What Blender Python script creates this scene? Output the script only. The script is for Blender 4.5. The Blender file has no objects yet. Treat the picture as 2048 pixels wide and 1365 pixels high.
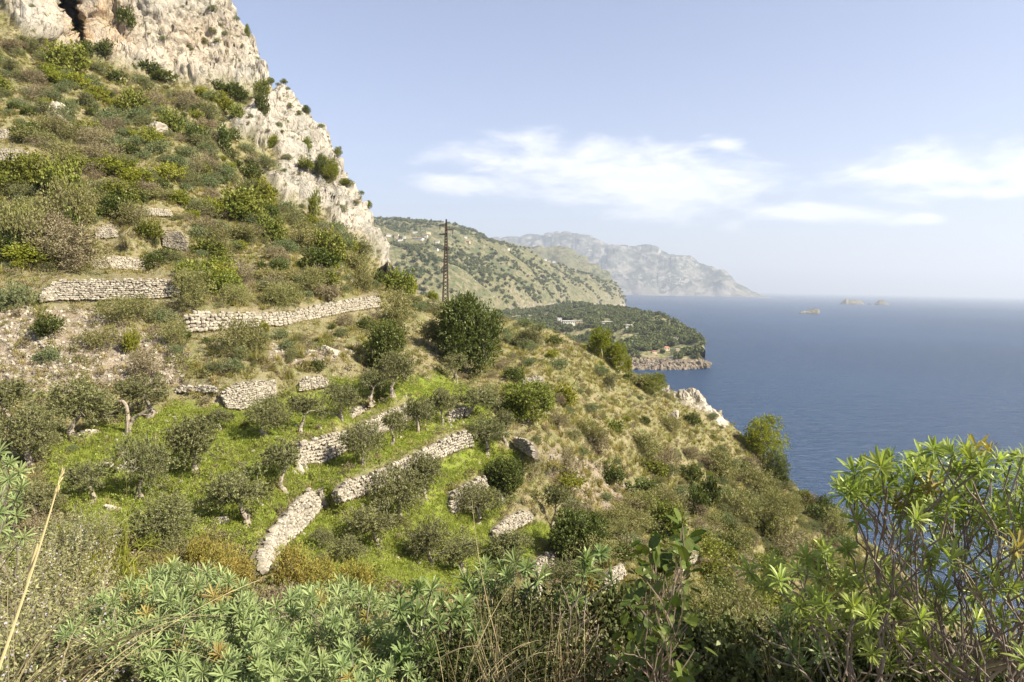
import bpy, math, random
import numpy as np
from mathutils import Vector, Matrix, Euler
R = math.radians
rng = np.random.default_rng(7)
random.seed(7)
sc = bpy.context.scene
col = sc.collection

# ------------------------------------------------------------------ camera
CH = 120.0                                   # eye height above the sea, metres
FPX = 1400.0                                 # focal length in photo pixels (2048 wide)
PITCH, ROLL = R(4.50), R(1.045)
C0 = np.array([0.0, 0.0, CH])
_f = np.array([0, math.cos(PITCH), -math.sin(PITCH)])
_r0 = np.array([1.0, 0, 0])
_u0 = np.cross(_r0, _f)
_r = _r0 * math.cos(ROLL) + _u0 * math.sin(ROLL)
_u = _u0 * math.cos(ROLL) - _r0 * math.sin(ROLL)
cam = bpy.data.objects.new('camera', bpy.data.cameras.new('camera'))
col.objects.link(cam)
cam.data.sensor_width = 36
cam.data.lens = FPX / 2048 * 36
cam.data.clip_start = 0.05
cam.data.clip_end = 200000
M = Matrix(((_r[0], _u[0], -_f[0], 0), (_r[1], _u[1], -_f[1], 0), (_r[2], _u[2], -_f[2], CH), (0, 0, 0, 1)))
cam.matrix_world = M
sc.camera = cam
sc.render.resolution_x, sc.render.resolution_y = 1024, 682

# ------------------------------------------------------------------ render settings
sc.view_settings.view_transform = 'Standard'
sc.view_settings.look = 'None'
sc.view_settings.gamma = 1
sc.view_settings.use_curve_mapping = False
sc.view_settings.exposure = 1.37
cy = sc.cycles
cy.max_bounces = 5; cy.diffuse_bounces = 3; cy.glossy_bounces = 2; cy.transmission_bounces = 3
cy.volume_bounces = 0; cy.transparent_max_bounces = 4
cy.use_denoising = True
try:
    cy.denoiser = 'OPENIMAGEDENOISE'; cy.denoising_input_passes = 'RGB_ALBEDO_NORMAL'; cy.denoising_prefilter = 'ACCURATE'
except Exception: pass
cy.caustics_reflective = False; cy.caustics_refractive = False
cy.sample_clamp_indirect = 6
sc.render.use_persistent_data = False

# ------------------------------------------------------------------ sun and sky
SUN_AZ, SUN_EL = R(114), R(42)
sun_dir = Vector((math.sin(SUN_AZ) * math.cos(SUN_EL), math.cos(SUN_AZ) * math.cos(SUN_EL), math.sin(SUN_EL)))
sl = bpy.data.lights.new('sun', 'SUN'); sl.energy = 5.0; sl.angle = R(0.5); sl.color = (1.0, 0.92, 0.76)
so = bpy.data.objects.new('sun', sl); col.objects.link(so)
so.rotation_euler = sun_dir.to_track_quat('Z', 'Y').to_euler()

world = bpy.data.worlds.new('World'); sc.world = world; world.use_nodes = True
nt = world.node_tree; nt.nodes.clear()
def N(nt, typ, **kw):
    n = nt.nodes.new(typ)
    for k, v in kw.items(): setattr(n, k, v)
    return n
def V(nt, sock, val):
    if isinstance(val, bpy.types.NodeSocket): nt.links.new(val, sock)
    else: sock.default_value = val
def math_(nt, op, a, b=0.0, c=None, clamp=False):
    n = N(nt, 'ShaderNodeMath', operation=op, use_clamp=clamp); V(nt, n.inputs[0], a); V(nt, n.inputs[1], b)
    if c is not None: V(nt, n.inputs[2], c)
    return n.outputs[0]
def mix_(nt, fac, a, b, typ='RGBA', blend='MIX'):
    n = N(nt, 'ShaderNodeMix', data_type=typ, blend_type=blend)
    V(nt, n.inputs[0], fac)
    i = {'RGBA': (6, 7, 2), 'FLOAT': (2, 3, 0)}[typ]
    V(nt, n.inputs[i[0]], a); V(nt, n.inputs[i[1]], b)
    return n.outputs[i[2]]
def noise_(nt, vec, scale, detail=3, rough=0.5, dist=0.0):
    n = N(nt, 'ShaderNodeTexNoise'); V(nt, n.inputs['Vector'], vec)
    n.inputs['Scale'].default_value = scale; n.inputs['Detail'].default_value = detail
    n.inputs['Roughness'].default_value = rough; n.inputs['Distortion'].default_value = dist
    return n
def ramp_(nt, fac, pts, interp='LINEAR'):
    n = N(nt, 'ShaderNodeValToRGB'); V(nt, n.inputs[0], fac)
    cr = n.color_ramp; cr.interpolation = interp
    while len(cr.elements) < len(pts): cr.elements.new(0.5)
    for e, (p, c) in zip(cr.elements, pts):
        e.position = p; e.color = (c, c, c, 1) if isinstance(c, (int, float)) else (*c, 1)
    return n.outputs[0]
def smooth_(nt, x, lo, hi):
    n = N(nt, 'ShaderNodeMapRange', interpolation_type='SMOOTHSTEP'); V(nt, n.inputs[0], x)
    V(nt, n.inputs[1], lo); V(nt, n.inputs[2], hi); n.inputs[3].default_value = 0; n.inputs[4].default_value = 1
    return n.outputs[0]

sky = N(nt, 'ShaderNodeTexSky'); sky.sky_type = 'NISHITA'; sky.sun_disc = False
sky.sun_elevation = SUN_EL; sky.sun_rotation = SUN_AZ; sky.altitude = 120
sky.air_density = 1.0; sky.dust_density = 1.4; sky.ozone_density = 3.0
tc = N(nt, 'ShaderNodeTexCoord')
sx = N(nt, 'ShaderNodeSeparateXYZ'); nt.links.new(tc.outputs['Generated'], sx.inputs[0])
az = math_(nt, 'ARCTAN2', sx.outputs[0], sx.outputs[1])
el = math_(nt, 'ARCSINE', sx.outputs[2])
# thin cloud banks low in the sky: stretched noise gated by the outline of each bank
cmb = N(nt, 'ShaderNodeCombineXYZ'); V(nt, cmb.inputs[0], az); V(nt, cmb.inputs[1], math_(nt, 'MULTIPLY', el, 3.2))
n1 = noise_(nt, cmb.outputs[0], 7.0, 7, 0.58, 0.5)
n2 = noise_(nt, cmb.outputs[0], 24.0, 4, 0.6, 0.2)
def bank(a0, e0, ra, re, tilt=0.0):
    dx = math_(nt, 'DIVIDE', math_(nt, 'SUBTRACT', az, a0), ra)
    dy = math_(nt, 'DIVIDE', math_(nt, 'SUBTRACT', math_(nt, 'SUBTRACT', el, e0), math_(nt, 'MULTIPLY', math_(nt, 'SUBTRACT', az, a0), tilt)), re)
    d = math_(nt, 'SQRT', math_(nt, 'ADD', math_(nt, 'MULTIPLY', dx, dx), math_(nt, 'MULTIPLY', dy, dy)))
    return math_(nt, 'SUBTRACT', 1.0, d)
def azel(px, py):
    d = _f + _r * (px - 1024) / FPX - _u * (py - 682.5) / FPX
    d = d / np.linalg.norm(d)
    return math.atan2(d[0], d[1]), math.asin(d[2])
banks = []
for (px, py, rx, ry, tilt) in [(1190, 335, 330, 70, -0.06), (1240, 380, 270, 60, -0.14), (1460, 350, 190, 45, -0.03), (1450, 292, 44, 16, 0), (1590, 425, 190, 22, -0.10),
                               (1850, 340, 230, 42, 0.0), (2090, 340, 260, 55, 0.0), (1960, 385, 190, 22, -0.05), (1840, 438, 45, 12, 0), (930, 370, 120, 26, -0.05),
                               (2600, 330, 300, 60, 0), (-900, 380, 420, 60, 0), (3600, 350, 420, 70, 0)]:
    if 0 <= px <= 2300: a, e = azel(px, py)
    else: a, e = (px - 1024) / 1300, (577 - py) / 1400
    banks.append(bank(a, e, rx / FPX * 0.97, ry / FPX, tilt))
b = banks[0]
for x in banks[1:]: b = math_(nt, 'SMOOTH_MAX', b, x, 0.3)
cl = math_(nt, 'ADD', math_(nt, 'MULTIPLY', b, 0.75), math_(nt, 'ADD', math_(nt, 'MULTIPLY', math_(nt, 'SUBTRACT', n1.outputs[0], 0.5), 1.9), math_(nt, 'MULTIPLY', math_(nt, 'SUBTRACT', n2.outputs[0], 0.5), 0.5)))
cmask = math_(nt, 'MULTIPLY', smooth_(nt, cl, -0.10, 0.68), 0.76)
skyc = N(nt, 'ShaderNodeHueSaturation'); V(nt, skyc.inputs['Color'], sky.outputs[0]); skyc.inputs['Saturation'].default_value = 0.80
tint = mix_(nt, 1.0, skyc.outputs[0], (0.97, 0.895, 0.955, 1), blend='MULTIPLY')
ccol = mix_(nt, smooth_(nt, n2.outputs[0], 0.3, 0.7), (6.3, 6.35, 6.6, 1), (7.5, 7.4, 7.3, 1))
fin = mix_(nt, cmask, tint, ccol)
bg = N(nt, 'ShaderNodeBackground'); V(nt, bg.inputs[0], fin); bg.inputs[1].default_value = 0.080
wo = N(nt, 'ShaderNodeOutputWorld'); nt.links.new(bg.outputs[0], wo.inputs[0])

# ------------------------------------------------------------------ numpy noise
_perm = np.random.default_rng(3).permutation(256); _perm = np.concatenate([_perm, _perm, _perm])
_g = np.random.default_rng(4).normal(size=(256, 3)); _g /= np.linalg.norm(_g, axis=1)[:, None]
def perlin(P):
    P = np.asarray(P, float); shp = P.shape[:-1]; P = P.reshape(-1, 3)
    i = np.floor(P).astype(int); f = P - i; i &= 255
    w = f * f * f * (f * (f * 6 - 15) + 10)
    out = 0
    for a in (0, 1):
        for b_ in (0, 1):
            for c in (0, 1):
                h = _perm[_perm[_perm[i[:, 0] + a] + i[:, 1] + b_] + i[:, 2] + c] & 255
                d = ((f - (a, b_, c)) * _g[h]).sum(1)
                ww = (w[:, 0] if a else 1 - w[:, 0]) * (w[:, 1] if b_ else 1 - w[:, 1]) * (w[:, 2] if c else 1 - w[:, 2])
                out = out + d * ww
    return (out * 1.5).reshape(shp)
def fbm(P, o=4, lac=2.1, gain=0.5, ridged=False):
    s = 0; a = 1.0; t = 0
    P = np.asarray(P, float)
    for k in range(o):
        n = perlin(P + k * 17.3)
        s = s + a * ((1 - 2 * np.abs(n)) if ridged else n); t += a
        P = P * lac; a *= gain
    return s / t

# ------------------------------------------------------------------ mesh helpers
def mk_mesh(name, Vv, F, mats=(), smooth=False, midx=None, fattr=None, vcol=None):
    me = bpy.data.meshes.new(name)
    Vv = np.asarray(Vv, np.float32)
    if isinstance(F, np.ndarray): Fs = [F]
    else: Fs = [np.asarray(f) for f in F if len(f)]
    me.vertices.add(len(Vv)); me.vertices.foreach_set('co', Vv.ravel())
    tot = sum(f.size for f in Fs); nf = sum(len(f) for f in Fs)
    me.loops.add(tot); me.polygons.add(nf)
    me.loops.foreach_set('vertex_index', np.concatenate([f.ravel() for f in Fs]).astype(np.int32))
    cnt = np.concatenate([np.full(len(f), f.shape[1]) for f in Fs])
    me.polygons.foreach_set('loop_start', np.concatenate([[0], np.cumsum(cnt)[:-1]]).astype(np.int32))
    for m in mats: me.materials.append(m)
    if midx is not None: me.polygons.foreach_set('material_index', np.asarray(midx, np.int32))
    me.polygons.foreach_set('use_smooth', np.full(nf, smooth))
    if fattr is not None:
        for k, a in fattr.items():
            at = me.attributes.new(k, 'FLOAT', 'FACE'); at.data.foreach_set('value', np.asarray(a, np.float32))
    if vcol is not None:
        for k, a in vcol.items():
            at = me.attributes.new(k, 'FLOAT_COLOR', 'POINT'); at.data.foreach_set('color', np.asarray(a, np.float32).ravel())
    me.update(calc_edges=True)
    return me
class MB:
    """collects pieces into one mesh: faces may be quads or triangles, each piece with a material slot"""
    def __init__(s): s.v = []; s.q = []; s.t = []; s.qm = []; s.tm = []; s.qr = []; s.tr = []; s.n = 0
    def add(s, Vv, F, m=0, rnd=None):
        Vv = np.asarray(Vv, float); F = np.asarray(F)
        if len(F) == 0: return
        rr = np.full(len(F), 0.5) if rnd is None else np.broadcast_to(rnd, (len(F),))
        if F.shape[1] == 4: s.q.append(F + s.n); s.qm.append(np.full(len(F), m)); s.qr.append(rr)
        else: s.t.append(F + s.n); s.tm.append(np.full(len(F), m)); s.tr.append(rr)
        s.v.append(Vv); s.n += len(Vv)
    def box(s, lo, hi, m=0, rot=None, org=None):
        lo = np.array(lo, float); hi = np.array(hi, float)
        c = np.array([[x, y, z] for z in (0, 1) for y in (0, 1) for x in (0, 1)]) * (hi - lo) + lo
        if rot is not None: c = c @ rot.T
        if org is not None: c = c + org
        s.add(c, [[0, 2, 3, 1], [4, 5, 7, 6], [0, 1, 5, 4], [2, 6, 7, 3], [0, 4, 6, 2], [1, 3, 7, 5]], m)
    def tube(s, pts, rad, n=6, m=0, rnd=None):
        P = np.asarray(pts, float); k = len(P); rad = np.broadcast_to(rad, (k,))
        T = np.gradient(P, axis=0); T /= np.linalg.norm(T, axis=1)[:, None] + 1e-9
        a = np.array([0, 0, 1.0]) if abs(T[0, 2]) < 0.9 else np.array([1.0, 0, 0])
        X = np.cross(T, a); X /= np.linalg.norm(X, axis=1)[:, None] + 1e-9; Y = np.cross(T, X)
        th = np.arange(n) * 2 * np.pi / n
        Vv = (P[:, None] + rad[:, None, None] * (np.cos(th)[None, :, None] * X[:, None] + np.sin(th)[None, :, None] * Y[:, None])).reshape(-1, 3)
        F = []
        for i in range(k - 1):
            for j in range(n): F.append([i * n + j, i * n + (j + 1) % n, (i + 1) * n + (j + 1) % n, (i + 1) * n + j])
        s.add(Vv, F, m, rnd)
    def leaves(s, c, d, side, L, W, m=0, rnd=None):
        """rhombic leaves: centre, long direction, side direction, length, width"""
        c = np.asarray(c, float); n = len(c)
        L = np.broadcast_to(L, (n,))[:, None] / 2; W = np.broadcast_to(W, (n,))[:, None] / 2
        Vv = np.stack([c - d * L, c + side * W, c + d * L, c - side * W], 1).reshape(-1, 3)
        F = np.arange(n * 4).reshape(-1, 4)
        s.add(Vv, F, m, rng.random(n) if rnd is None else rnd)
    def mesh(s, name, mats, smooth=False):
        if not s.v: s.v = [np.zeros((0, 3))]
        Fs = []; mi = []; rr = []
        if s.q: Fs.append(np.concatenate(s.q)); mi += s.qm; rr += s.qr
        if s.t: Fs.append(np.concatenate(s.t)); mi += s.tm; rr += s.tr
        return mk_mesh(name, np.concatenate(s.v), Fs, mats, smooth, np.concatenate(mi), {'rnd': np.concatenate(rr)})
def tag(o, label=None, cat=None, group=None, kind=None):
    if label: o['label'] = label
    if cat: o['category'] = cat
    if group: o['group'] = group
    if kind: o['kind'] = kind
    return o
def obj(name, me, parent=None, loc=None, kind=None):
    o = bpy.data.objects.new(name, me); col.objects.link(o)
    if parent is not None: o.parent = parent
    if loc is not None: o.location = loc
    if kind: o['kind'] = kind
    return o
def empty(name, loc=(0, 0, 0), rz=0, scale=1):
    o = bpy.data.objects.new(name, None); col.objects.link(o); o.location = loc; o.rotation_euler = (0, 0, rz)
    o.scale = (scale,) * 3 if isinstance(scale, (int, float)) else scale
    o.empty_display_size = 0.2
    return o
def copy_tree(o, parent=None):
    c = o.copy(); col.objects.link(c); c.parent = parent
    for ch in o.children: copy_tree(ch, c)
    return c
def unit(a): return a / (np.linalg.norm(a, axis=-1, keepdims=True) + 1e-9)
def rand_dirs(n): return unit(rng.normal(size=(n, 3)))

# ------------------------------------------------------------------ picture geometry -> place
def ray(px, py):
    px = np.asarray(px, float); py = np.asarray(py, float)
    return _f + _r * ((px - 1024) / FPX)[..., None] - _u * ((py - 682.5) / FPX)[..., None]
def at(px, py, D):
    return C0 + ray(px, py) * np.asarray(D, float)[..., None]
def to_px(P):
    q = np.asarray(P, float) - C0
    D = q @ _f
    return 1024 + FPX * (q @ _r) / D, 682.5 - FPX * (q @ _u) / D, D
def inpoly(px, py, poly):
    px = np.asarray(px, float); py = np.asarray(py, float)
    ins = np.zeros(px.shape, bool); n = len(poly)
    for i in range(n):
        x0, y0 = poly[i]; x1, y1 = poly[(i + 1) % n]
        c = (y0 > py) != (y1 > py)
        with np.errstate(divide='ignore', invalid='ignore'):
            xi = (x1 - x0) * (py - y0) / (y1 - y0 + 1e-12) + x0
        ins ^= c & (px < xi)
    return ins

# ------------------------------------------------------------------ materials
def new_mat(name):
    m = bpy.data.materials.new(name); m.use_nodes = True; nt = m.node_tree; nt.nodes.clear()
    out = N(nt, 'ShaderNodeOutputMaterial')
    return m, nt, out
def attr_(nt, name, typ='GEOMETRY'):
    n = N(nt, 'ShaderNodeAttribute'); n.attribute_name = name; n.attribute_type = typ
    return n
def leaf_mat(name, dark, light, trans=0.25, gloss=0.04, var=0.25, tcol=None):
    m, nt, out = new_mat(name)
    a = attr_(nt, 'rnd')
    oi = N(nt, 'ShaderNodeObjectInfo')
    c = mix_(nt, a.outputs['Fac'], (*dark, 1), (*light, 1))
    hs = N(nt, 'ShaderNodeHueSaturation'); V(nt, hs.inputs['Color'], c)
    V(nt, hs.inputs['Value'], math_(nt, 'ADD', 1 - var / 2, math_(nt, 'MULTIPLY', oi.outputs['Random'], var)))
    V(nt, hs.inputs['Hue'], math_(nt, 'ADD', 0.49, math_(nt, 'MULTIPLY', math_(nt, 'FRACT', math_(nt, 'MULTIPLY', oi.outputs['Random'], 7.31)), 0.02)))
    d = N(nt, 'ShaderNodeBsdfDiffuse'); V(nt, d.inputs[0], hs.outputs[0])
    t = N(nt, 'ShaderNodeBsdfTranslucent'); V(nt, t.inputs[0], mix_(nt, 1.0, hs.outputs[0], (*(tcol or (1.2, 1.3, 0.6)), 1), blend='MULTIPLY'))
    mx = N(nt, 'ShaderNodeMixShader'); mx.inputs[0].default_value = trans; nt.links.new(d.outputs[0], mx.inputs[1]); nt.links.new(t.outputs[0], mx.inputs[2])
    g = N(nt, 'ShaderNodeBsdfGlossy'); g.inputs['Roughness'].default_value = 0.45; g.inputs[0].default_value = (0.8, 0.85, 0.55, 1)
    mg = N(nt, 'ShaderNodeMixShader'); mg.inputs[0].default_value = gloss; nt.links.new(mx.outputs[0], mg.inputs[1]); nt.links.new(g.outputs[0], mg.inputs[2])
    nt.links.new(mg.outputs[0], out.inputs[0])
    return m
def rough_mat(name, colA, colB, scale=3.0, bump=0.3, bscale=None, rough=0.9, objvar=0.2, detail=5, coord='Object'):
    m, nt, out = new_mat(name)
    tc = N(nt, 'ShaderNodeTexCoord')
    oi = N(nt, 'ShaderNodeObjectInfo')
    n = noise_(nt, tc.outputs[coord], scale, detail, 0.6)
    c = mix_(nt, smooth_(nt, n.outputs[0], 0.3, 0.7), (*colA, 1), (*colB, 1))
    hs = N(nt, 'ShaderNodeHueSaturation'); V(nt, hs.inputs['Color'], c)
    V(nt, hs.inputs['Value'], math_(nt, 'ADD', 1 - objvar / 2, math_(nt, 'MULTIPLY', oi.outputs['Random'], objvar)))
    p = N(nt, 'ShaderNodeBsdfPrincipled'); V(nt, p.inputs['Base Color'], hs.outputs[0]); p.inputs['Roughness'].default_value = rough
    p.inputs['Specular IOR Level'].default_value = 0.2
    if bump:
        bn = noise_(nt, tc.outputs[coord], bscale or scale * 3, 4, 0.6)
        b = N(nt, 'ShaderNodeBump'); b.inputs['Strength'].default_value = bump; V(nt, b.inputs['Height'], bn.outputs[0]); nt.links.new(b.outputs[0], p.inputs['Normal'])
    nt.links.new(p.outputs[0], out.inputs[0])
    return m
# ================================================================== THE HILLSIDE
# walls: top edge points (x, y, distance), foot edge points (x, y); positions taken along each wall
WALLS = [
 dict(k='w15', top=[(893,827,64.5),(915,820,66),(936,815,68)], foot=[(896,846),(916,839),(937,832)], label='short pale wall stub between the forking olives at the top of the middle terraces'),
 dict(k='w16', top=[(352,774,55.5),(395,772,55),(432,774,54.5)], foot=[(352,784),(395,783),(432,785)], label='thin line of cap stones running left from the short high wall'),
 dict(k='w17', top=[(700,826,59),(722,812,61),(745,800,63)], foot=[(703,838),(724,825),(747,812)], label='half buried wall line above the second terrace wall'),
 dict(k='w1', top=[(78,590,64),(112,562,65.5),(213,561,68),(300,560,70),(356,558,72)], foot=[(80,602),(114,600),(213,599),(300,597),(356,592)], label='long dry stone terrace wall beside the rounded grey-green spurge bush, topmost wall on the left'),
 dict(k='w2', top=[(367,627,66),(438,627,68),(505,628,71),(571,627,74),(647,610,80),(705,601,88),(758,594,97)], foot=[(373,663),(438,659),(505,654),(571,650),(647,633),(705,622),(758,614)], label='longest pale dry stone wall, curving under the dense scrub toward the ridge'),
 dict(k='w4', top=[(436,780,54),(470,770,55),(510,765,57),(549,760,59)], foot=[(455,816),(484,819),(515,808),(549,794)], label='short high dry stone wall with large stones above the left olive trees'),
 dict(k='w4b', top=[(598,757,61),(655,753,63)], foot=[(598,783),(655,773)], label='low fragment of dry stone wall just right of the high short wall'),
 dict(k='w5', top=[(583,892,47.5),(652,874,51),(706,862,54),(760,832,58),(797,817,61.5),(824,808,63.5)], foot=[(590,930),(650,924),(706,893),(760,868),(797,849),(826,836)], label='pale dry stone wall bounding the second grassy terrace, half behind thin olive branches'),
 dict(k='w6', top=[(668,976,45),(748,947,48.5),(835,908,53.5),(911,869,59),(940,862,61)], foot=[(683,1003),(736,987),(835,937),(911,902),(943,892)], label='long straight dry stone wall crossing the middle of the olive terraces'),
 dict(k='w7', top=[(622,975,46),(598,1000,43.5),(576,1026,41),(552,1056,38.5),(534,1084,36.3),(513,1128,33.8)], foot=[(646,1012),(622,1041),(600,1062),(574,1086),(552,1108),(527,1145)], label='dry stone wall running steeply down toward the yellow junipers', lean=0.75),
 dict(k='w8', top=[(896,995,53),(930,971,55.5),(969,951,58.5)], foot=[(905,1026),(938,1010),(972,976)], label='bright dry stone wall below the dark rounded bush, under the long straight wall'),
 dict(k='w9', top=[(1026,875,66),(1050,880,64.5),(1069,892,63)], foot=[(1030,892),(1050,905),(1066,916)], label='small curved dry stone wall end at the edge of the tussock slope'),
 dict(k='w10', top=[(986,1064,53),(1004,1048,54.5),(1030,1027,56.5),(1060,1022,58)], foot=[(990,1086),(1008,1074),(1034,1056),(1062,1042)], label='short dry stone wall in the lower terraces beside the slender olive'),
 dict(k='w11', top=[(1062,1134,52),(1085,1114,53.5),(1110,1098,55)], foot=[(1066,1166),(1090,1148),(1113,1130)], label='lowest dry stone wall fragment under the dark leafy carob tree'),
 dict(k='w12', top=[(1358,1124,66),(1376,1105,68),(1394,1096,70)], foot=[(1356,1148),(1374,1140),(1393,1118)], label='small grey wall fragment on the scrubby slope above the broad-leaved shrub'),
 dict(k='w13', top=[(1206,1166,50),(1226,1143,52),(1246,1126,54)], foot=[(1210,1194),(1230,1170),(1248,1150)], label='pale wall fragment low on the slope left of the broad-leaved shrub'),
 dict(k='w14', top=[(1046,1188,40),(1075,1160,42)], foot=[(1052,1222),(1080,1192)], label='shadowed wall fragment behind the single spurge sprig'),
 dict(k='u1', top=[(108,506,76),(135,504,77)], foot=[(108,520),(135,519)], label='tiny grey wall fragment between scrub bushes just above the topmost wall', far=1),
 dict(k='u2', top=[(183,516,77),(235,514,79),(288,520,81)], foot=[(183,538),(235,537),(288,541)], label='broken grey wall behind bushes, right above the long top wall', far=1),
 dict(k='u3', top=[(190,454,83),(232,452,85)], foot=[(192,478),(234,474)], label='small grey wall piece left of the crumbling wall in the upper scrub', far=1),
 dict(k='u4', top=[(325,463,89),(352,462,90),(374,474,90)], foot=[(326,492),(352,500),(374,502)], label='crumbling dark grey wall end in the middle of the upper scrub', far=1),
 dict(k='u5', top=[(258,419,91),(300,418,93),(343,421,95)], foot=[(258,432),(300,431),(343,433)], label='thin pale wall line above the tawny grass clumps in the upper scrub', far=1),
 dict(k='u6', top=[(-30,300,93),(30,300,95),(78,309,98)], foot=[(-30,322),(30,322),(80,333)], label='grey wall running off behind the big green bush high on the slope', far=1),
 dict(k='u7', top=[(455,524,92),(480,523,94)], foot=[(456,543),(481,541)], label='small weathered wall remnant above the long curving wall', far=1),
 dict(k='u8', top=[(1046,757,84),(1084,753,86)], foot=[(1046,768),(1084,765)], label='short buried wall line among the tussocks below the ridge', far=1),
 dict(k='u9', top=[(-20,258,102),(40,262,104)], foot=[(-20,275),(40,280)], label='highest broken wall line near the upper slope rocks', far=1),
]
SIL = [(-500,-620),(150,-420),(300,-250),(400,-80),(442,0),(452,25),(470,48),(495,84),(508,110),(523,145),(530,176),(560,192),(600,228),(640,278),(654,308),(664,340),(688,388),(718,420),(734,455),(750,500),(761,545),(800,565),(835,592),(870,603),(900,612),(960,627),(1000,638),(1060,647),(1110,667),(1180,690),(1220,722),(1260,745),(1300,770),(1340,780),(1375,794),(1400,806),(1450,840),(1480,866),(1530,915),(1570,955),(1600,985),(1660,1025),(1700,1056),(1750,1092),(1800,1130),(1850,1178),(1900,1220),(1960,1275),(2048,1345),(2300,1540)]
_sx = np.array([p[0] for p in SIL], float); _sy = np.array([p[1] for p in SIL], float)
CTRL = [  # x, y, distance
 (-300,1560,12),(0,1560,12),(400,1560,13),(800,1560,15),(1200,1560,18),(1600,1560,26),(2050,1560,40),(2300,1560,60),
 (-300,1300,20),(0,1250,22),(250,1300,20),(250,1150,28),(0,1050,32),(-300,1000,34),(450,1250,24),(600,1200,29),(560,1080,38),(700,1250,28),(800,1120,42),(700,1100,41),(900,1180,40),(900,1300,30),
 (280,1000,38),(388,945,42.5),(148,885,46),(0,880,45),(-300,850,48),(255,860,48),(492,1055,38),(530,870,50),(601,865,52),(680,835,56),(738,805,60),(786,790,63),(570,980,44),
 (380,780,54),(100,760,55),(-200,740,56),(230,720,58),(350,700,60),(20,680,58),(120,650,60),(250,640,63),(-300,600,64),(560,715,62),(650,700,66),(740,670,76),(850,690,86),(930,755,84),(838,862,60),(950,835,66),(870,760,74),
 (450,720,59),(700,770,63),(1000,740,88),(1050,800,78),(1100,860,76),(1150,780,96),(1200,900,84),(1010,950,64),(1200,1000,76),(1100,960,70),(1150,1090,62),(1100,1040,64),(1000,1110,52),(965,1040,55),(880,1080,48),
 (1300,860,104),(1300,950,94),(1400,900,115),(1400,1000,98),(1500,1000,108),(1550,1080,100),(1400,1130,76),(1450,1200,70),(1300,1150,64),(1300,1280,52),(1500,1300,60),(1600,1180,88),(1700,1200,86),(1650,1350,62),(1800,1350,74),(1200,1250,46),(1000,1250,36),(1450,1420,42),
 (0,500,74),(-300,480,76),(250,480,80),(400,530,82),(540,560,86),(650,540,97),(700,560,100),(500,450,102),(400,400,105),(300,390,96),(150,380,90),(100,300,104),(0,220,108),(-300,200,112),
 (250,290,112),(350,330,110),(420,300,122),(250,220,124),(350,200,134),(120,180,122),(430,210,140),(0,100,126),(60,80,134),(-300,60,130),
 (11,23,140),(76,88,142),(148,108,146),(236,132,150),(305,149,154),(350,164,158),(446,177,162),(525,187,168),
 (0,-60,146),(150,0,150),(300,0,160),(430,10,174),(-300,-60,148),(-300,-500,180),(0,-400,175),(200,-350,182),(300,-200,180),(350,80,163),(220,60,155),(470,120,172),(500,100,176),
 (457,213,150),(430,250,142),(495,285,144),(560,310,146),(545,345,141),(522,365,138),(560,404,135),(610,420,138),(665,455,138),(724,484,140),(758,530,140),
 (560,230,160),(600,280,158),(640,350,156),(660,310,164),(690,400,152),(720,430,156),(740,480,152),(510,240,152),
 (800,580,112),(830,640,100),(780,640,94),(760,575,118),
]
RID = [(880,612,118),(960,630,122),(1000,640,124),(1060,650,126),(1110,670,128),(1180,692,128),(1260,748,130),(1340,784,132),(1450,842,134),(1530,917,132),(1600,988,128),(1700,1058,122),(1800,1132,116),(1900,1222,106),(2048,1347,96),(2300,1545,84),(761,548,140),(820,585,116)]
cp = list(CTRL) + list(RID)
for w in WALLS:
    t = np.array(w['top'], float); ft = np.array(w['foot'], float)
    L = np.concatenate([[0], np.cumsum(np.hypot(*np.diff(t[:, :2], axis=0).T))])
    n = max(2, int(L[-1] / 18) + 1)
    s = np.linspace(0, L[-1], n)
    T = np.stack([np.interp(s, L, t[:, i]) for i in range(3)], 1); B = np.stack([np.interp(s, L, ft[:, i]) for i in range(2)], 1)
    w['T'], w['B'] = T, B
    for a, b_ in zip(T, B):
        cp.append((a[0], a[1] - 1.5, a[2] + 0.75)); cp.append((b_[0], b_[1] + 1.0, a[2] - 0.1)); cp.append(((a[0] + b_[0]) / 2, (a[1] + b_[1]) / 2, a[2] + 0.35))
cp = np.array(cp)
# biharmonic interpolation of log distance
def _phi(a, b_):
    return np.sqrt(((a[:, None, 0] - b_[None, :, 0]) / 1000) ** 2 + ((a[:, None, 1] - b_[None, :, 1]) / 700) ** 2 + 1e-6)
_A = _phi(cp, cp) + np.eye(len(cp)) * 1e-4
_Pm = np.stack([np.ones(len(cp)), cp[:, 0] / 1000, cp[:, 1] / 700], 1)
_S = np.block([[_A, _Pm], [_Pm.T, np.zeros((3, 3))]])
_sol = np.linalg.solve(_S, np.concatenate([np.log(cp[:, 2]), np.zeros(3)]))
def dist_field(px, py):
    sh = np.shape(px); q = np.stack([np.ravel(px), np.ravel(py)], 1).astype(float); out = np.empty(len(q))
    for i in range(0, len(q), 40000):
        s = q[i:i + 40000]
        out[i:i + 40000] = _phi(s, cp) @ _sol[:-3] + _sol[-3] + _sol[-2] * s[:, 0] / 1000 + _sol[-1] * s[:, 1] / 700
    return np.exp(out).reshape(sh)

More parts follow.
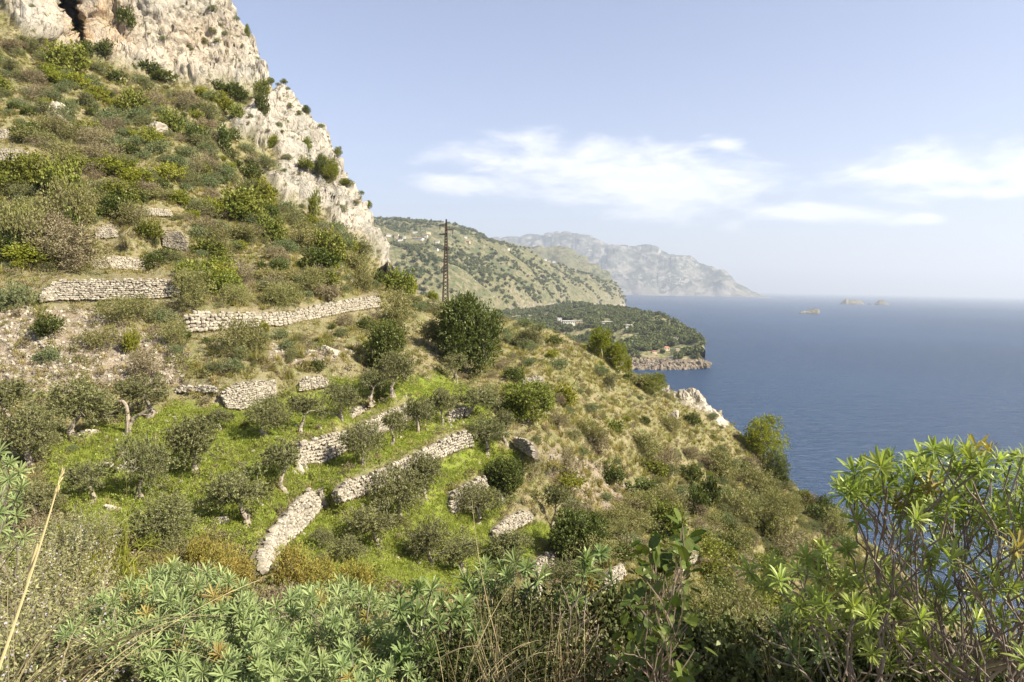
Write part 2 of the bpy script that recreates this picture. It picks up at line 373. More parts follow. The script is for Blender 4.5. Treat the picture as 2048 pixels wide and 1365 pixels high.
CLIFF_UP = [(-600,-700),(-600,30),(0,10),(11,23),(40,55),(76,88),(110,98),(148,110),(170,96),(236,130),(305,149),(350,164),(446,177),(540,187),(520,120),(480,30),(420,-80),(300,-300),(200,-700)]
CLIFF_LOW = [(540,190),(505,212),(470,238),(430,252),(462,262),(495,285),(540,298),(562,312),(545,345),(522,368),(560,404),(600,415),(640,436),(665,457),(700,470),(724,486),(745,510),(764,552),(800,560),(800,300),(640,190)]
GREEN = [(345,800),(440,822),(560,800),(600,770),(700,760),(760,765),(880,745),(960,790),(985,830),(1000,880),(1040,905),(1030,930),(970,960),(1010,1000),(1010,1040),(1080,1050),(1130,1080),(1110,1110),(1060,1150),(960,1180),(760,1180),(620,1150),(560,1130),(500,1110),(420,1080),(350,1100),(200,1080),(100,1010),(90,900),(130,870),(230,850),(300,830)]
SCREE = [(-50,625),(80,610),(180,612),(230,640),(300,660),(350,690),(378,745),(360,785),(250,775),(120,790),(-50,770)]
SCREE2 = [(1080,880),(1200,930),(1290,980),(1200,1040),(1110,960)]
SCREE3 = [(540,690),(690,690),(720,710),(600,730),(540,725)]
ROCKY_R = [(1290,755),(1345,762),(1380,762),(1440,790),(1455,842),(1400,830),(1330,800)]
NX, NY = 860, 430
gx = np.linspace(-260, 2260, NX); sil = np.interp(gx, _sx, _sy)
# jagged skyline of the rock
sil = sil + np.where(gx < 790, 7, 3.0) * fbm(np.stack([gx / 26, gx * 0 + 3.3, gx * 0], 1), 4)
vv = np.linspace(0, 1, NY)
GXX = np.repeat(gx[None], NY, 0); GYY = 1560 + (sil[None] - 1560) * vv[:, None]
GD = dist_field(GXX, GYY)
def soft(poly, px, py, amp=14, sc_=40):
    q = np.stack([px / sc_, py / sc_, px * 0 + 1.7], -1)
    jx = fbm(q, 3) * amp * 1.6; jy = fbm(q + 9.1, 3) * amp * 1.6
    return inpoly(px + jx, py + jy, poly).astype(float)
def blur(a, k=1):
    for _ in range(k):
        b_ = a.copy(); b_[1:-1] = (a[:-2] + a[2:] + 2 * a[1:-1]) / 4; a = b_.copy(); a[:, 1:-1] = (b_[:, :-2] + b_[:, 2:] + 2 * b_[:, 1:-1]) / 4
    return a
z_cliff = blur(np.maximum(soft(CLIFF_UP, GXX, GYY, 10), soft(CLIFF_LOW, GXX, GYY, 14, 25)), 2)
z_green = blur(soft(GREEN, GXX, GYY, 16), 3)
z_scree = blur(np.maximum.reduce([soft(SCREE, GXX, GYY, 14), soft(SCREE2, GXX, GYY, 22), soft(SCREE3, GXX, GYY, 10)]), 2)
z_rock = blur(soft(ROCKY_R, GXX, GYY, 12, 20), 1)
z_wall = np.zeros_like(GXX)
for w in WALLS:
    poly = [(a[0], a[1] - 2) for a in w['T']] + [(a[0], a[1] + 2) for a in w['B'][::-1]]
    z_wall = np.maximum(z_wall, inpoly(GXX, GYY, poly))
z_wall_s = blur(z_wall.astype(float), 3)
z_path = np.zeros_like(GXX)
for w in WALLS:
    z_path = np.maximum(z_path, inpoly(GXX, GYY, [(a[0] - 6, a[1] - 15) for a in w['T']] + [(a[0] + 3, a[1]) for a in w['T'][::-1]]))
z_path = blur(z_path.astype(float), 4)
z_green = z_green * (1 - 0.85 * z_path)
# cave: a deep hollow under the overhang at the top left
def cave_of(px, py):
    cx = 143 + (py - 30) * 0.28
    u = (px - cx) / np.where(px < cx, 44, 44); v = (py - 10) / 98
    return np.clip((1.0 - np.sqrt(u * u + v * v * np.where(v > 0, 1, 0.55))) * 5, 0, 1)
z_cave = cave_of(GXX + fbm(np.stack([GXX / 18, GYY / 30, GXX * 0], -1), 3) * 16, GYY)
GD = GD + z_cave * 17.0
GP = at(GXX, GYY, GD)
def grid_normal(P):
    du = np.gradient(P, axis=1); dv = np.gradient(P, axis=0)
    n = np.cross(du, dv); return unit(n)
Pb = np.stack([blur(GP[..., i], 8) for i in range(3)], -1)
GN_ = grid_normal(Pb)
Q = GP
rel = fbm(Q / 9.0, 5, ridged=True) * 2.2 + fbm(Q * (1 / 2.6, 1 / 2.6, 1 / 5.5), 4, ridged=True) * 1.1 + fbm(Q / 0.9, 3, ridged=True) * 0.45 + fbm(Q / 0.4, 2, ridged=True) * 0.2
strata = fbm(np.stack([Q[..., 0] / 14, Q[..., 1] / 14, (Q[..., 2] + 0.25 * Q[..., 0]) / 1.3], -1), 3, ridged=True) * 0.55
fis = np.clip((1 - 2 * np.abs(perlin(Q * (1 / 6.5, 1 / 6.5, 1 / 13.0) + 0.15 * fbm(Q / 2.0, 2)[..., None]))) - 0.90, 0, 1) * 16 + np.clip((1 - 2 * np.abs(perlin(Q * (1 / 9.0, 1 / 9.0, 1 / 3.0) + 7.7))) - 0.92, 0, 1) * 12
rel = rel - fis * 0.9 + strata + fbm(Q * (1 / 4.2, 1 / 4.2, 1 / 17.0) + 3, 4, ridged=True) * 1.5
bumps = fbm(Q / 6.0, 4) * 0.9 + fbm(Q / 1.6, 3) * 0.25
clumps = fbm(Q / 0.8, 2) * 0.14
quiet = np.clip(1 - z_wall_s * 1.5 - 0.75 * z_green, 0, 1)
outcrop = np.clip(fbm(Q / 3.2 + 40, 4, ridged=True) - 0.62, 0, 1) * 6 * z_rock
disp = z_cliff * (rel - 0.6) + (1 - z_cliff) * (bumps * quiet + clumps * (1 - z_wall_s)) + outcrop * 0.8
GP = GP + GN_ * disp[..., None]
# rows beyond the skyline: the far side falls away
edge = GP[-1]; back = []
fw = unit(np.stack([edge[:, 0], edge[:, 1], 0 * edge[:, 0]], 1))
kx = np.clip((gx - 700) / 100, 0, 1)
for i, dd in enumerate([1.0, 3, 7, 14, 24, 40, 60, 90, 130, 180]):
    drop = np.where(gx < 760, dd * 0.5 + dd * dd * 0.012, dd * 0.16 * np.clip((1250 - gx) / 350, 0, 1) + dd * 0.75 * np.clip((gx - 900) / 350, 0, 1) + dd * dd * 0.006)
    nn = fbm((edge + fw * dd) / 9, 3) * min(dd * 0.15, 2.0)
    back.append(edge + fw * dd - np.array([0, 0, 1.0]) * (drop - nn)[:, None])
FULL = np.concatenate([GP, np.stack(back)], 0)
ny2 = FULL.shape[0]
def grid_faces(nx, ny, off=0):
    i = np.arange(ny - 1)[:, None] * nx + np.arange(nx - 1)[None]
    return np.stack([i, i + 1, i + nx + 1, i + nx], -1).reshape(-1, 4) + off
pad = lambda a: np.concatenate([a, np.repeat(a[-1:], len(back), 0)], 0)
z_ochre = blur(np.clip(1.2 - np.hypot((GXX - 175) / 95, (GYY - 60) / 110), 0, 1) + 0.55 * np.clip(1.1 - np.hypot((GXX - 370) / 150, (GYY - 100) / 80), 0, 1), 1) * z_cliff
colA = np.stack([pad(z_green), pad(np.maximum(z_cliff, z_rock * 0.8)), pad(np.maximum(z_scree, z_wall_s)), pad(z_ochre)], -1).reshape(-1, 4)

def hill_material():
    m, nt, out = new_mat('hillside_ground')
    tc = N(nt, 'ShaderNodeTexCoord').outputs['Object']
    a = N(nt, 'ShaderNodeVertexColor'); a.layer_name = 'zone'
    s = N(nt, 'ShaderNodeSeparateColor'); nt.links.new(a.outputs[0], s.inputs[0])
    nb = noise_(nt, tc, 0.35, 6, 0.65).outputs[0]; nf = noise_(nt, tc, 2.2, 5, 0.65).outputs[0]; nff = noise_(nt, tc, 9.0, 3, 0.6).outputs[0]
    dry = mix_(nt, smooth_(nt, nb, 0.35, 0.65), (0.275, 0.235, 0.13, 1), (0.175, 0.18, 0.070, 1))
    dry = mix_(nt, smooth_(nt, nf, 0.52, 0.66), dry, (0.36, 0.295, 0.215, 1))
    dry = mix_(nt, smooth_(nt, nff, 0.58, 0.75), dry, (0.10, 0.085, 0.04, 1))
    grn = mix_(nt, smooth_(nt, nb, 0.38, 0.62), (0.255, 0.285, 0.055, 1), (0.185, 0.24, 0.034, 1))
    grn = mix_(nt, smooth_(nt, nf, 0.50, 0.66), grn, (0.25, 0.215, 0.10, 1))
    scr = mix_(nt, smooth_(nt, nf, 0.4, 0.6), (0.34, 0.275, 0.21, 1), (0.25, 0.205, 0.14, 1))
    scr = mix_(nt, smooth_(nt, nff, 0.55, 0.66), scr, (0.17, 0.15, 0.085, 1))
    # limestone: pale cream and grey patches, ochre stains, dark cracks
    mp = N(nt, 'ShaderNodeMapping'); mp.inputs['Scale'].default_value = (1, 1, 0.35); nt.links.new(tc, mp.inputs[0])
    ns = noise_(nt, mp.outputs[0], 0.22, 6, 0.62, 0.6).outputs[0]; ns2 = noise_(nt, mp.outputs[0], 1.1, 6, 0.7, 0.3).outputs[0]
    rk = mix_(nt, smooth_(nt, ns, 0.40, 0.60), (0.485, 0.435, 0.355, 1), (0.34, 0.32, 0.275, 1))
    rk = mix_(nt, smooth_(nt, ns2, 0.54, 0.64), rk, (0.20, 0.185, 0.155, 1))
    rk = mix_(nt, smooth_(nt, ns2, 0.45, 0.30), rk, (0.49, 0.43, 0.34, 1))
    och = mix_(nt, smooth_(nt, ns2, 0.4, 0.6), (0.44, 0.30, 0.18, 1), (0.48, 0.38, 0.26, 1))
    rk = mix_(nt, math_(nt, 'MULTIPLY', a.outputs['Alpha'], math_(nt, 'ADD', 0.25, smooth_(nt, ns, 0.35, 0.6)), clamp=True), rk, och)
    vo = N(nt, 'ShaderNodeTexVoronoi'); vo.feature = 'DISTANCE_TO_EDGE'; vo.inputs['Scale'].default_value = 0.22
    wv = mix_(nt, 0.45, mp.outputs[0], noise_(nt, tc, 0.8, 4, 0.6).outputs['Color']); nt.links.new(wv, vo.inputs['Vector'])
    vs = N(nt, 'ShaderNodeTexVoronoi'); vs.feature = 'DISTANCE_TO_EDGE'; vs.inputs['Scale'].default_value = 1.3; nt.links.new(wv, vs.inputs['Vector'])
    crack = math_(nt, 'MULTIPLY', smooth_(nt, vo.outputs[0], 0.0, 0.035), math_(nt, 'ADD', 0.55, math_(nt, 'MULTIPLY', smooth_(nt, vs.outputs[0], 0.0, 0.05), 0.45)))
    rk = mix_(nt, math_(nt, 'ADD', 0.62, math_(nt, 'MULTIPLY', crack, 0.38)), (0.17, 0.14, 0.10, 1), rk)
    veg = noise_(nt, tc, 0.55, 6, 0.7).outputs[0]
    c = mix_(nt, s.outputs[0], dry, grn)
    c = mix_(nt, s.outputs[2], c, scr)
    c = mix_(nt, s.outputs[1], c, mix_(nt, smooth_(nt, veg, 0.60, 0.68), rk, (0.115, 0.115, 0.05, 1)))
    p = N(nt, 'ShaderNodeBsdfDiffuse'); V(nt, p.inputs[0], c)
    h = math_(nt, 'ADD', math_(nt, 'MULTIPLY', nf, 0.5), math_(nt, 'ADD', math_(nt, 'MULTIPLY', nff, 0.35), math_(nt, 'MULTIPLY', math_(nt, 'MULTIPLY', crack, s.outputs[1]), 0.5)))
    h = math_(nt, 'ADD', h, math_(nt, 'MULTIPLY', ns2, 0.8))
    b = N(nt, 'ShaderNodeBump'); b.inputs['Strength'].default_value = 0.9; b.inputs['Distance'].default_value = 0.7; V(nt, b.inputs['Height'], h); nt.links.new(b.outputs[0], p.inputs['Normal'])
    nt.links.new(p.outputs[0], out.inputs[0])
    return m
hill = obj('hillside', mk_mesh('hillside', FULL.reshape(-1, 3), grid_faces(NX, ny2), [hill_material()], True, vcol={'zone': colA}), kind='structure')

# where is the ground at a photo position?
def ground(px, py):
    px = np.asarray(px, float); py = np.asarray(py, float)
    ix = np.clip((px - gx[0]) / (gx[1] - gx[0]), 0, NX - 1.001)
    s_ = np.interp(px, gx, sil)
    iy = np.clip((py - 1560) / (s_ - 1560), 0, 1) * (NY - 1); iy = np.clip(iy, 0, NY - 1.001)
    x0 = ix.astype(int); y0 = iy.astype(int); fx = (ix - x0)[..., None]; fy = (iy - y0)[..., None]
    return (GP[y0, x0] * (1 - fx) * (1 - fy) + GP[y0, x0 + 1] * fx * (1 - fy) + GP[y0 + 1, x0] * (1 - fx) * fy + GP[y0 + 1, x0 + 1] * fx * fy)
def ground_n(px, py):
    px = np.asarray(px, float); py = np.asarray(py, float)
    ix = np.clip((px - gx[0]) / (gx[1] - gx[0]), 0, NX - 1.001).astype(int)
    s_ = np.interp(px, gx, sil); iy = np.clip(np.clip((py - 1560) / (s_ - 1560), 0, 1) * (NY - 1), 0, NY - 1.001).astype(int)
    return GN_[iy, ix]
# world-area weighted random positions inside a photo polygon
def scatter_px(poly, n, mask=None):
    ins = inpoly(GXX, GYY, poly)
    A = np.linalg.norm(np.cross(np.gradient(Pb, axis=1), np.gradient(Pb, axis=0)), axis=-1) * ins
    # foreshortening: weigh half by area, half by how much of the picture it fills
    A2 = np.abs(np.gradient(GYY, axis=0)) * ins
    Wt = A / A.sum() * 0.5 + A2 / A2.sum() * 0.5
    if mask is not None: Wt = Wt * mask
    Wt = (Wt / Wt.sum()).ravel()
    k = rng.choice(Wt.size, n, p=Wt)
    return GXX.ravel()[k] + rng.uniform(-1.5, 1.5, n), GYY.ravel()[k] + rng.uniform(-1.5, 1.5, n)

def near_wall(px, py, below):
    r = np.zeros(np.shape(px), bool)
    for w in WALLS:
        r |= inpoly(px, py, [(a[0], a[1] - 3) for a in w['T']] + [(a[0] + 4, a[1] + below) for a in w['B'][::-1]])
    return r
z_belowwall = blur(near_wall(GXX, GYY, 14).astype(float), 1)
# ================================================================== THE BANK AT THE PHOTOGRAPHER'S FEET
bx = np.linspace(-16, 26, 120); by = np.linspace(-6, 26, 110)
BX, BY = np.meshgrid(bx, by)
def bank_z(x, y):
    z = -1.62 - 0.10 * y - 0.02 * x
    z = z - np.clip(y - 2.5, 0, None) * 0.8 - np.clip(x - 1.2, 0, None) * 0.55 - np.clip(x - 6, 0, None) * 0.5
    return CH + z + 0.10 * fbm(np.stack([x, y, x * 0], -1) / 1.1, 3) + 0.04 * fbm(np.stack([x, y, x * 0], -1) / 0.2, 2)
BZ = bank_z(BX, BY)
m_soil = rough_mat('bank_soil', (0.11, 0.085, 0.05), (0.25, 0.20, 0.13), 3.0, 0.8, 14, objvar=0)
obj('near_bank_ground', mk_mesh('near_bank_ground', np.stack([BX, BY, BZ], -1).reshape(-1, 3), grid_faces(120, 110), [m_soil], True), kind='structure')

# ================================================================== THE SEA
def sea_material():
    m, nt, out = new_mat('sea_water')
    g = N(nt, 'ShaderNodeNewGeometry').outputs['Position']
    mp = N(nt, 'ShaderNodeMapping'); mp.inputs['Rotation'].default_value = (0, 0, R(-14)); mp.inputs['Scale'].default_value = (1.0, 3.4, 1.0); nt.links.new(g, mp.inputs[0])
    w1 = noise_(nt, mp.outputs[0], 0.016, 4, 0.6, 0.6).outputs[0]
    w2 = noise_(nt, mp.outputs[0], 0.075, 5, 0.65, 0.5).outputs[0]
    w3 = noise_(nt, mp.outputs[0], 0.5, 3, 0.6, 0.2).outputs[0]
    h = math_(nt, 'ADD', math_(nt, 'MULTIPLY', w1, 6.0), math_(nt, 'ADD', math_(nt, 'MULTIPLY', w2, 4.6), math_(nt, 'MULTIPLY', w3, 0.35)))
    b = N(nt, 'ShaderNodeBump'); b.inputs['Strength'].default_value = 1.0; b.inputs['Distance'].default_value = 1.0; V(nt, b.inputs['Height'], h)
    big = noise_(nt, g, 0.0012, 3, 0.5).outputs[0]
    c = mix_(nt, smooth_(nt, big, 0.35, 0.65), (0.010, 0.036, 0.088, 1), (0.014, 0.047, 0.108, 1))
    d = N(nt, 'ShaderNodeBsdfDiffuse'); V(nt, d.inputs[0], c); nt.links.new(b.outputs[0], d.inputs['Normal'])
    gl = N(nt, 'ShaderNodeBsdfGlossy'); gl.inputs['Roughness'].default_value = 0.22; nt.links.new(b.outputs[0], gl.inputs['Normal'])
    fr = N(nt, 'ShaderNodeFresnel'); fr.inputs[0].default_value = 1.33; nt.links.new(b.outputs[0], fr.inputs['Normal'])
    mx = N(nt, 'ShaderNodeMixShader'); V(nt, mx.inputs[0], math_(nt, 'MULTIPLY', fr.outputs[0], 0.92)); nt.links.new(d.outputs[0], mx.inputs[1]); nt.links.new(gl.outputs[0], mx.inputs[2])
    nt.links.new(mx.outputs[0], out.inputs[0])
    return m
S_ = 45000
obj('sea', mk_mesh('sea', [(-S_, -S_, 0), (S_, -S_, 0), (S_, S_, 0), (-S_, S_, 0)], np.array([[0, 1, 2, 3]]), [sea_material()]), kind='structure')

# ================================================================== HAZE
hm, hnt, hout = new_mat('haze_air')
pv = N(hnt, 'ShaderNodeVolumePrincipled'); pv.inputs['Color'].default_value = (0.74, 0.83, 0.96, 1); pv.inputs['Density'].default_value = 0.000066; pv.inputs['Anisotropy'].default_value = 0.2
hnt.links.new(pv.outputs[0], hout.inputs['Volume'])
hb = MB(); hb.box((-46000, -46000, -3), (46000, 46000, 1750))
hz = obj('haze', hb.mesh('haze', [hm]), kind='stuff')

# ================================================================== FAR LAND
def curve_(pts, x, i=1): p = np.array(pts, float); return np.interp(x, p[:, 0], p[:, i])
def land(name, top, bot, mat, nx, ny, amp, nscale, back_slope=0.5, back_len=1500, jag=1.5, power=1.0, shore_cliff=None, gully=0):
    """a far slope: skyline points (x, y, distance) and foot points (x, y, distance)"""
    xs = np.linspace(max(top[0][0], bot[0][0]), min(top[-1][0], bot[-1][0]), nx)
    ty, td, by_, bd = curve_(top, xs), curve_(top, xs, 2), curve_(bot, xs), curve_(bot, xs, 2)
    ty = ty + jag * fbm(np.stack([xs / 22, xs * 0, xs * 0 + 5], 1), 4)
    T = at(xs, ty, td); B = at(xs, by_, bd)
    v = np.linspace(0, 1, ny)[:, None, None]
    P = B[None] * (1 - v) + T[None] * v
    bulge = np.sin(np.pi * v) * power
    P[..., 2:] += bulge * (T[None, :, 2:] - B[None, :, 2:]) * 0.22
    n = grid_normal(P)
    fall = np.clip(np.minimum(v * 9 + 0.25, (1 - v) * 8 + 0.15), 0, 1)[..., 0]
    q = P / nscale
    d = fbm(q, 7, ridged=True, gain=0.56) * amp
    if gully:
        run = np.stack([P[..., 0] / gully, P[..., 1] / gully, P[..., 2] / (gully * 3)], -1)
        d = d + fbm(run, 3, ridged=True) * amp * 1.2
    P = P + n * (d * fall * np.clip((T[:, 2] - B[:, 2]) / (amp * 3.0), 0, 1)[None])[..., None]
    P[0, :, 2] = np.minimum(P[0, :, 2], -2)
    e = P[-1]; fwd = unit(np.stack([e[:, 0], e[:, 1], 0 * xs], 1)); bk = []
    for dd in np.linspace(0, 1, 9)[1:]:
        b_ = e + fwd * dd * back_len - np.array([0, 0, 1.0]) * (dd * back_len * back_slope * (0.4 + 0.6 * dd)); b_[:, 2] = np.maximum(b_[:, 2], -2); bk.append(b_)
    Fp = np.concatenate([P, np.stack(bk)], 0)
    # close the seaward end down into the water
    o = obj(name, mk_mesh(name, Fp.reshape(-1, 3), grid_faces(nx, Fp.shape[0]), [mat], True), kind='structure')
    def surf(px, py):
        ix = (px - xs[0]) / (xs[1] - xs[0]); i = int(np.clip(ix, 0, nx - 2))
        colm = P[:, i]; X, Y, D_ = to_px(colm)
        j = int(np.argmin(np.abs(Y - py))); return colm[j], n[j, i]
    return P, surf, n
def land_mat(name, spec, s1, s2, rockmix=None, bump=4.0):
    """spec: two scrub tones, bare tone; s1 patch size, s2 fine size in metres"""
    m, nt, out = new_mat(name)
    g = N(nt, 'ShaderNodeNewGeometry'); pos = g.outputs['Position']
    a = noise_(nt, pos, 1 / s1, 6, 0.6, 0.4).outputs[0]; b_ = noise_(nt, pos, 1 / s2, 5, 0.7).outputs[0]
    vr = N(nt, 'ShaderNodeTexVoronoi'); vr.inputs['Scale'].default_value = 1 / (s2 * 0.55); nt.links.new(pos, vr.inputs['Vector'])
    c = mix_(nt, smooth_(nt, a, 0.38, 0.62), (*spec[0], 1), (*spec[1], 1))
    c = mix_(nt, smooth_(nt, b_, 0.46, 0.60), c, (*spec[2], 1))
    c = mix_(nt, math_(nt, 'MULTIPLY', smooth_(nt, vr.outputs['Distance'], 0.38, 0.20), 0.75), c, (*spec[3], 1))
    if rockmix:
        sz = N(nt, 'ShaderNodeSeparateXYZ'); nt.links.new(g.outputs['True Normal'], sz.inputs[0])
        pz = N(nt, 'ShaderNodeSeparateXYZ'); nt.links.new(pos, pz.inputs[0])
        st = smooth_(nt, math_(nt, 'ADD', sz.outputs[2], math_(nt, 'MULTIPLY', math_(nt, 'SUBTRACT', b_, 0.5), 0.9)), rockmix[1], rockmix[1] - 0.18)
        low = smooth_(nt, math_(nt, 'ADD', pz.outputs[2], math_(nt, 'MULTIPLY', math_(nt, 'SUBTRACT', a, 0.5), rockmix[2] * 1.2)), rockmix[2], rockmix[2] * 0.55)
        rc = mix_(nt, smooth_(nt, b_, 0.4, 0.6), (*rockmix[0], 1), tuple(x * 0.6 for x in rockmix[0]) + (1,))
        c = mix_(nt, math_(nt, 'MAXIMUM', st, low), c, rc)
    p = N(nt, 'ShaderNodeBsdfDiffuse'); V(nt, p.inputs[0], c)
    bp = N(nt, 'ShaderNodeBump'); bp.inputs['Strength'].default_value = 0.6; bp.inputs['Distance'].default_value = bump; V(nt, bp.inputs['Height'], math_(nt, 'ADD', b_, math_(nt, 'MULTIPLY', vr.outputs['Distance'], -0.5))); nt.links.new(bp.outputs[0], p.inputs['Normal'])
    nt.links.new(p.outputs[0], out.inputs[0])
    return m
mt_far = land_mat('far_mountain_rock', [(0.055, 0.065, 0.050), (0.10, 0.10, 0.075), (0.20, 0.185, 0.155), (0.04, 0.05, 0.035)], 1500, 340, ((0.30, 0.28, 0.245), 0.55, 10), 60)
mt_mid = land_mat('headland_scrub', [(0.125, 0.122, 0.064), (0.085, 0.096, 0.048), (0.185, 0.160, 0.096), (0.055, 0.066, 0.034)], 420, 26, ((0.34, 0.29, 0.22), 0.22, 26), 12)
mt_cape = land_mat('cape_scrub', [(0.095, 0.105, 0.048), (0.16, 0.15, 0.072), (0.24, 0.20, 0.12), (0.05, 0.065, 0.028)], 160, 16, ((0.27, 0.215, 0.155), 0.36, 9), 4)
FAR_TOP = [(940,490,15500),(981,483,15500),(1020,480,15400),(1057,476,15200),(1085,478,15100),(1099,472,15000),(1108,473,15000),(1114,469,15000),(1122,474,15000),(1133,472,14900),(1148,479,14800),(1165,481,14700),(1187,490,14600),(1202,500,14500),(1232,498,14300),(1255,502,14200),(1305,502,13900),(1312,509,13900),(1340,517,13700),(1380,529,13500),(1420,543,13300),(1455,560,13100),(1475,574,13000),(1498,584,12900),(1520,591,12500),(1545,595.5,12200)]
FAR_BOT = [(940,588,12500),(1100,590,12400),(1300,592.5,12200),(1420,594,12200),(1502,595,12100),(1545,596,12100)]
_, far_surf, _ = land('far_mountains', FAR_TOP, FAR_BOT, mt_far, 520, 130, 130, 1500, 0.25, 4000, 2.8, 0.6, gully=1000)
SEC_TOP = [(960,500,7200),(1030,500,7100),(1060,501,7000),(1095,504,7000),(1118,506,6900),(1136,511,6800),(1150,526,6600),(1165,533,6500),(1185,548,6300),(1205,560,6100),(1222,578,5900),(1236,596,5800)]
SEC_BOT = [(960,600,5600),(1100,605,5500),(1236,609,5400)]
_, sec_surf, _ = land('inner_headland', SEC_TOP, SEC_BOT, mt_mid, 170, 60, 60, 800, 0.4, 2500, 1.2, 0.6, gully=420)
MID_TOP = [(640,455,3900),(700,457,3800),(745,458,3700),(790,460,3700),(850,465,3700),(905,468,3700),(940,478,3700),(985,492,3750),(1020,504,3800),(1060,519,3900),(1090,534,4000),(1133,552,4200),(1160,557,4350),(1195,562,4500),(1212,570,4600),(1226,580,4680),(1236,594,4740),(1243,605,4780),(1248,613,4800)]
MID_BOT = [(640,650,1500),(800,655,1600),(900,655,1750),(1000,650,2100),(1100,642,2800),(1180,632,3500),(1230,624,4300),(1248,615,4760)]
mid_grid, mid_surf, _ = land('headland_mountain', MID_TOP, MID_BOT, mt_mid, 520, 190, 32, 520, 0.3, 2500, 1.5, 0.8, gully=330)
CAPE_TOP = [(960,632,2300),(1000,628,2300),(1080,622,2350),(1130,615,2400),(1165,613,2350),(1209,619,2200),(1250,624,2000),(1286,630,1850),(1324,638,1700),(1345,650,1560),(1360,661,1450),(1380,675,1320),(1397,690,1200),(1406,698,1140),(1412,704,1100)]
CAPE_BOT = [(960,752,960),(1200,746,1010),(1268,742,1035),(1300,743,1035),(1340,742,1045),(1380,740,1055),(1412,736,1075)]
CAPE_P, cape_surf, CAPE_N = land('cape_headland', CAPE_TOP, CAPE_BOT, mt_cape, 300, 150, 7, 110, 0.45, 700, 1.6, 1.3, gully=75)
# near-vertical rock where the cape meets the sea at its tip
tipT = at(1412, 704, 1100); tipB = at(1412, 736, 1075)

def island(px0, px1, pyb, D, peaks, label, seed):
    """a rocky islet: peaks (x, y) give its outline above the water"""
    nx, ny = 60, 26
    xs = np.linspace(px0, px1, nx); t = np.array([(px0, pyb)] + peaks + [(px1, pyb)], float)
    hy = np.interp(xs, t[:, 0], t[:, 1])
    X0 = at(xs, np.full(nx, pyb), D); hgt = (pyb - hy) / FPX * D * 0.85
    fwd = unit(np.array([X0[nx // 2][0], X0[nx // 2][1], 0])); wid = (px1 - px0) / FPX * D
    v = np.linspace(-1, 1, ny)
    prof = np.clip(1 - np.abs(v) ** 1.7, 0, 1) ** 0.6
    P = X0[None] + fwd[None, None] * (v[:, None, None] * wid * 0.22 * np.sqrt(np.clip(hgt / hgt.max(), 0.05, 1))[None, :, None])
    P[..., 2] = prof[:, None] * hgt[None]
    q = P / (wid * 0.07) + seed
    P[..., 2] = np.where(P[..., 2] > 0.5, P[..., 2] * (1 + 0.45 * fbm(q, 4)), -3)
    P = P + (fbm(q + 4, 3) * wid * 0.014)[..., None] * (-fwd)
    o = obj('rocky_islet', mk_mesh('rocky_islet', P.reshape(-1, 3), grid_faces(nx, ny), [mt_isle], False))
    tag(o, label, 'islet', 'rocky islets out at sea')
mt_isle = land_mat('islet_rock', [(0.15, 0.14, 0.11), (0.12, 0.12, 0.085), (0.26, 0.23, 0.185), (0.08, 0.08, 0.05)], 60, 16, None, 6)
island(1596, 1640, 630, 3820, [(1602,625),(1612,624),(1625,620),(1636,619),(1639,624)], 'nearest rocky islet, wedge shaped and rising to the right', 1.0)
island(1678, 1730, 613.5, 6900, [(1686,605),(1692,600.5),(1697,603),(1706,603),(1716,603),(1724,607)], 'larger far islet with a peak at its left end', 5.0)
island(1735, 1745, 613.5, 6950, [(1738,610.5),(1742,610.5)], 'tiny low rock between the two far islets', 9.0)
island(1748, 1779, 615, 6850, [(1752,609),(1759,603),(1765,604),(1771,609),(1776,611)], 'round domed far islet, rightmost out at sea', 13.0)
# ================================================================== PLANT PROTOTYPES
m_bark = rough_mat('grey_bark', (0.20, 0.165, 0.125), (0.33, 0.28, 0.22), 6, 0.7, 30)
m_twig = rough_mat('brown_twig', (0.13, 0.095, 0.065), (0.24, 0.19, 0.14), 12, 0.3, 40)
m_dead = rough_mat('dead_wood', (0.20, 0.16, 0.12), (0.33, 0.28, 0.21), 8, 0.6, 30)
m_olive = leaf_mat('olive_leaf', (0.082, 0.084, 0.030), (0.245, 0.240, 0.110), 0.25, 0.02, 0.22)
m_grey = leaf_mat('grey_olive_scrub', (0.145, 0.137, 0.052), (0.290, 0.270, 0.115), 0.28, 0.01, 0.3)
m_brown = leaf_mat('brown_heath', (0.155, 0.125, 0.072), (0.30, 0.25, 0.155), 0.2, 0.01, 0.3)
m_green = leaf_mat('lentisk_green', (0.110, 0.125, 0.024), (0.240, 0.250, 0.050), 0.32, 0.02, 0.3)
m_dark = leaf_mat('carob_green', (0.050, 0.064, 0.014), (0.120, 0.138, 0.032), 0.28, 0.03, 0.25)
m_yel = leaf_mat('yellow_green_leaf', (0.165, 0.175, 0.022), (0.32, 0.315, 0.050), 0.38, 0.02, 0.25)
m_pine = leaf_mat('pine_needle', (0.100, 0.118, 0.014), (0.235, 0.245, 0.034), 0.3, 0.01, 0.2)
m_jun = leaf_mat('juniper_scale', (0.165, 0.145, 0.030), (0.36, 0.295, 0.075), 0.2, 0.01, 0.25)
m_spurge_far = leaf_mat('spurge_far', (0.130, 0.155, 0.070), (0.240, 0.265, 0.135), 0.3, 0.01, 0.2)
m_tus = leaf_mat('tussock_blade', (0.185, 0.175, 0.050), (0.46, 0.385, 0.18), 0.35, 0.02, 0.35)
m_grassg = leaf_mat('green_grass_blade', (0.205, 0.25, 0.036), (0.35, 0.37, 0.095), 0.4, 0.02, 0.3)
m_grassd = leaf_mat('dry_grass_blade', (0.24, 0.20, 0.08), (0.46, 0.375, 0.20), 0.35, 0.01, 0.3)

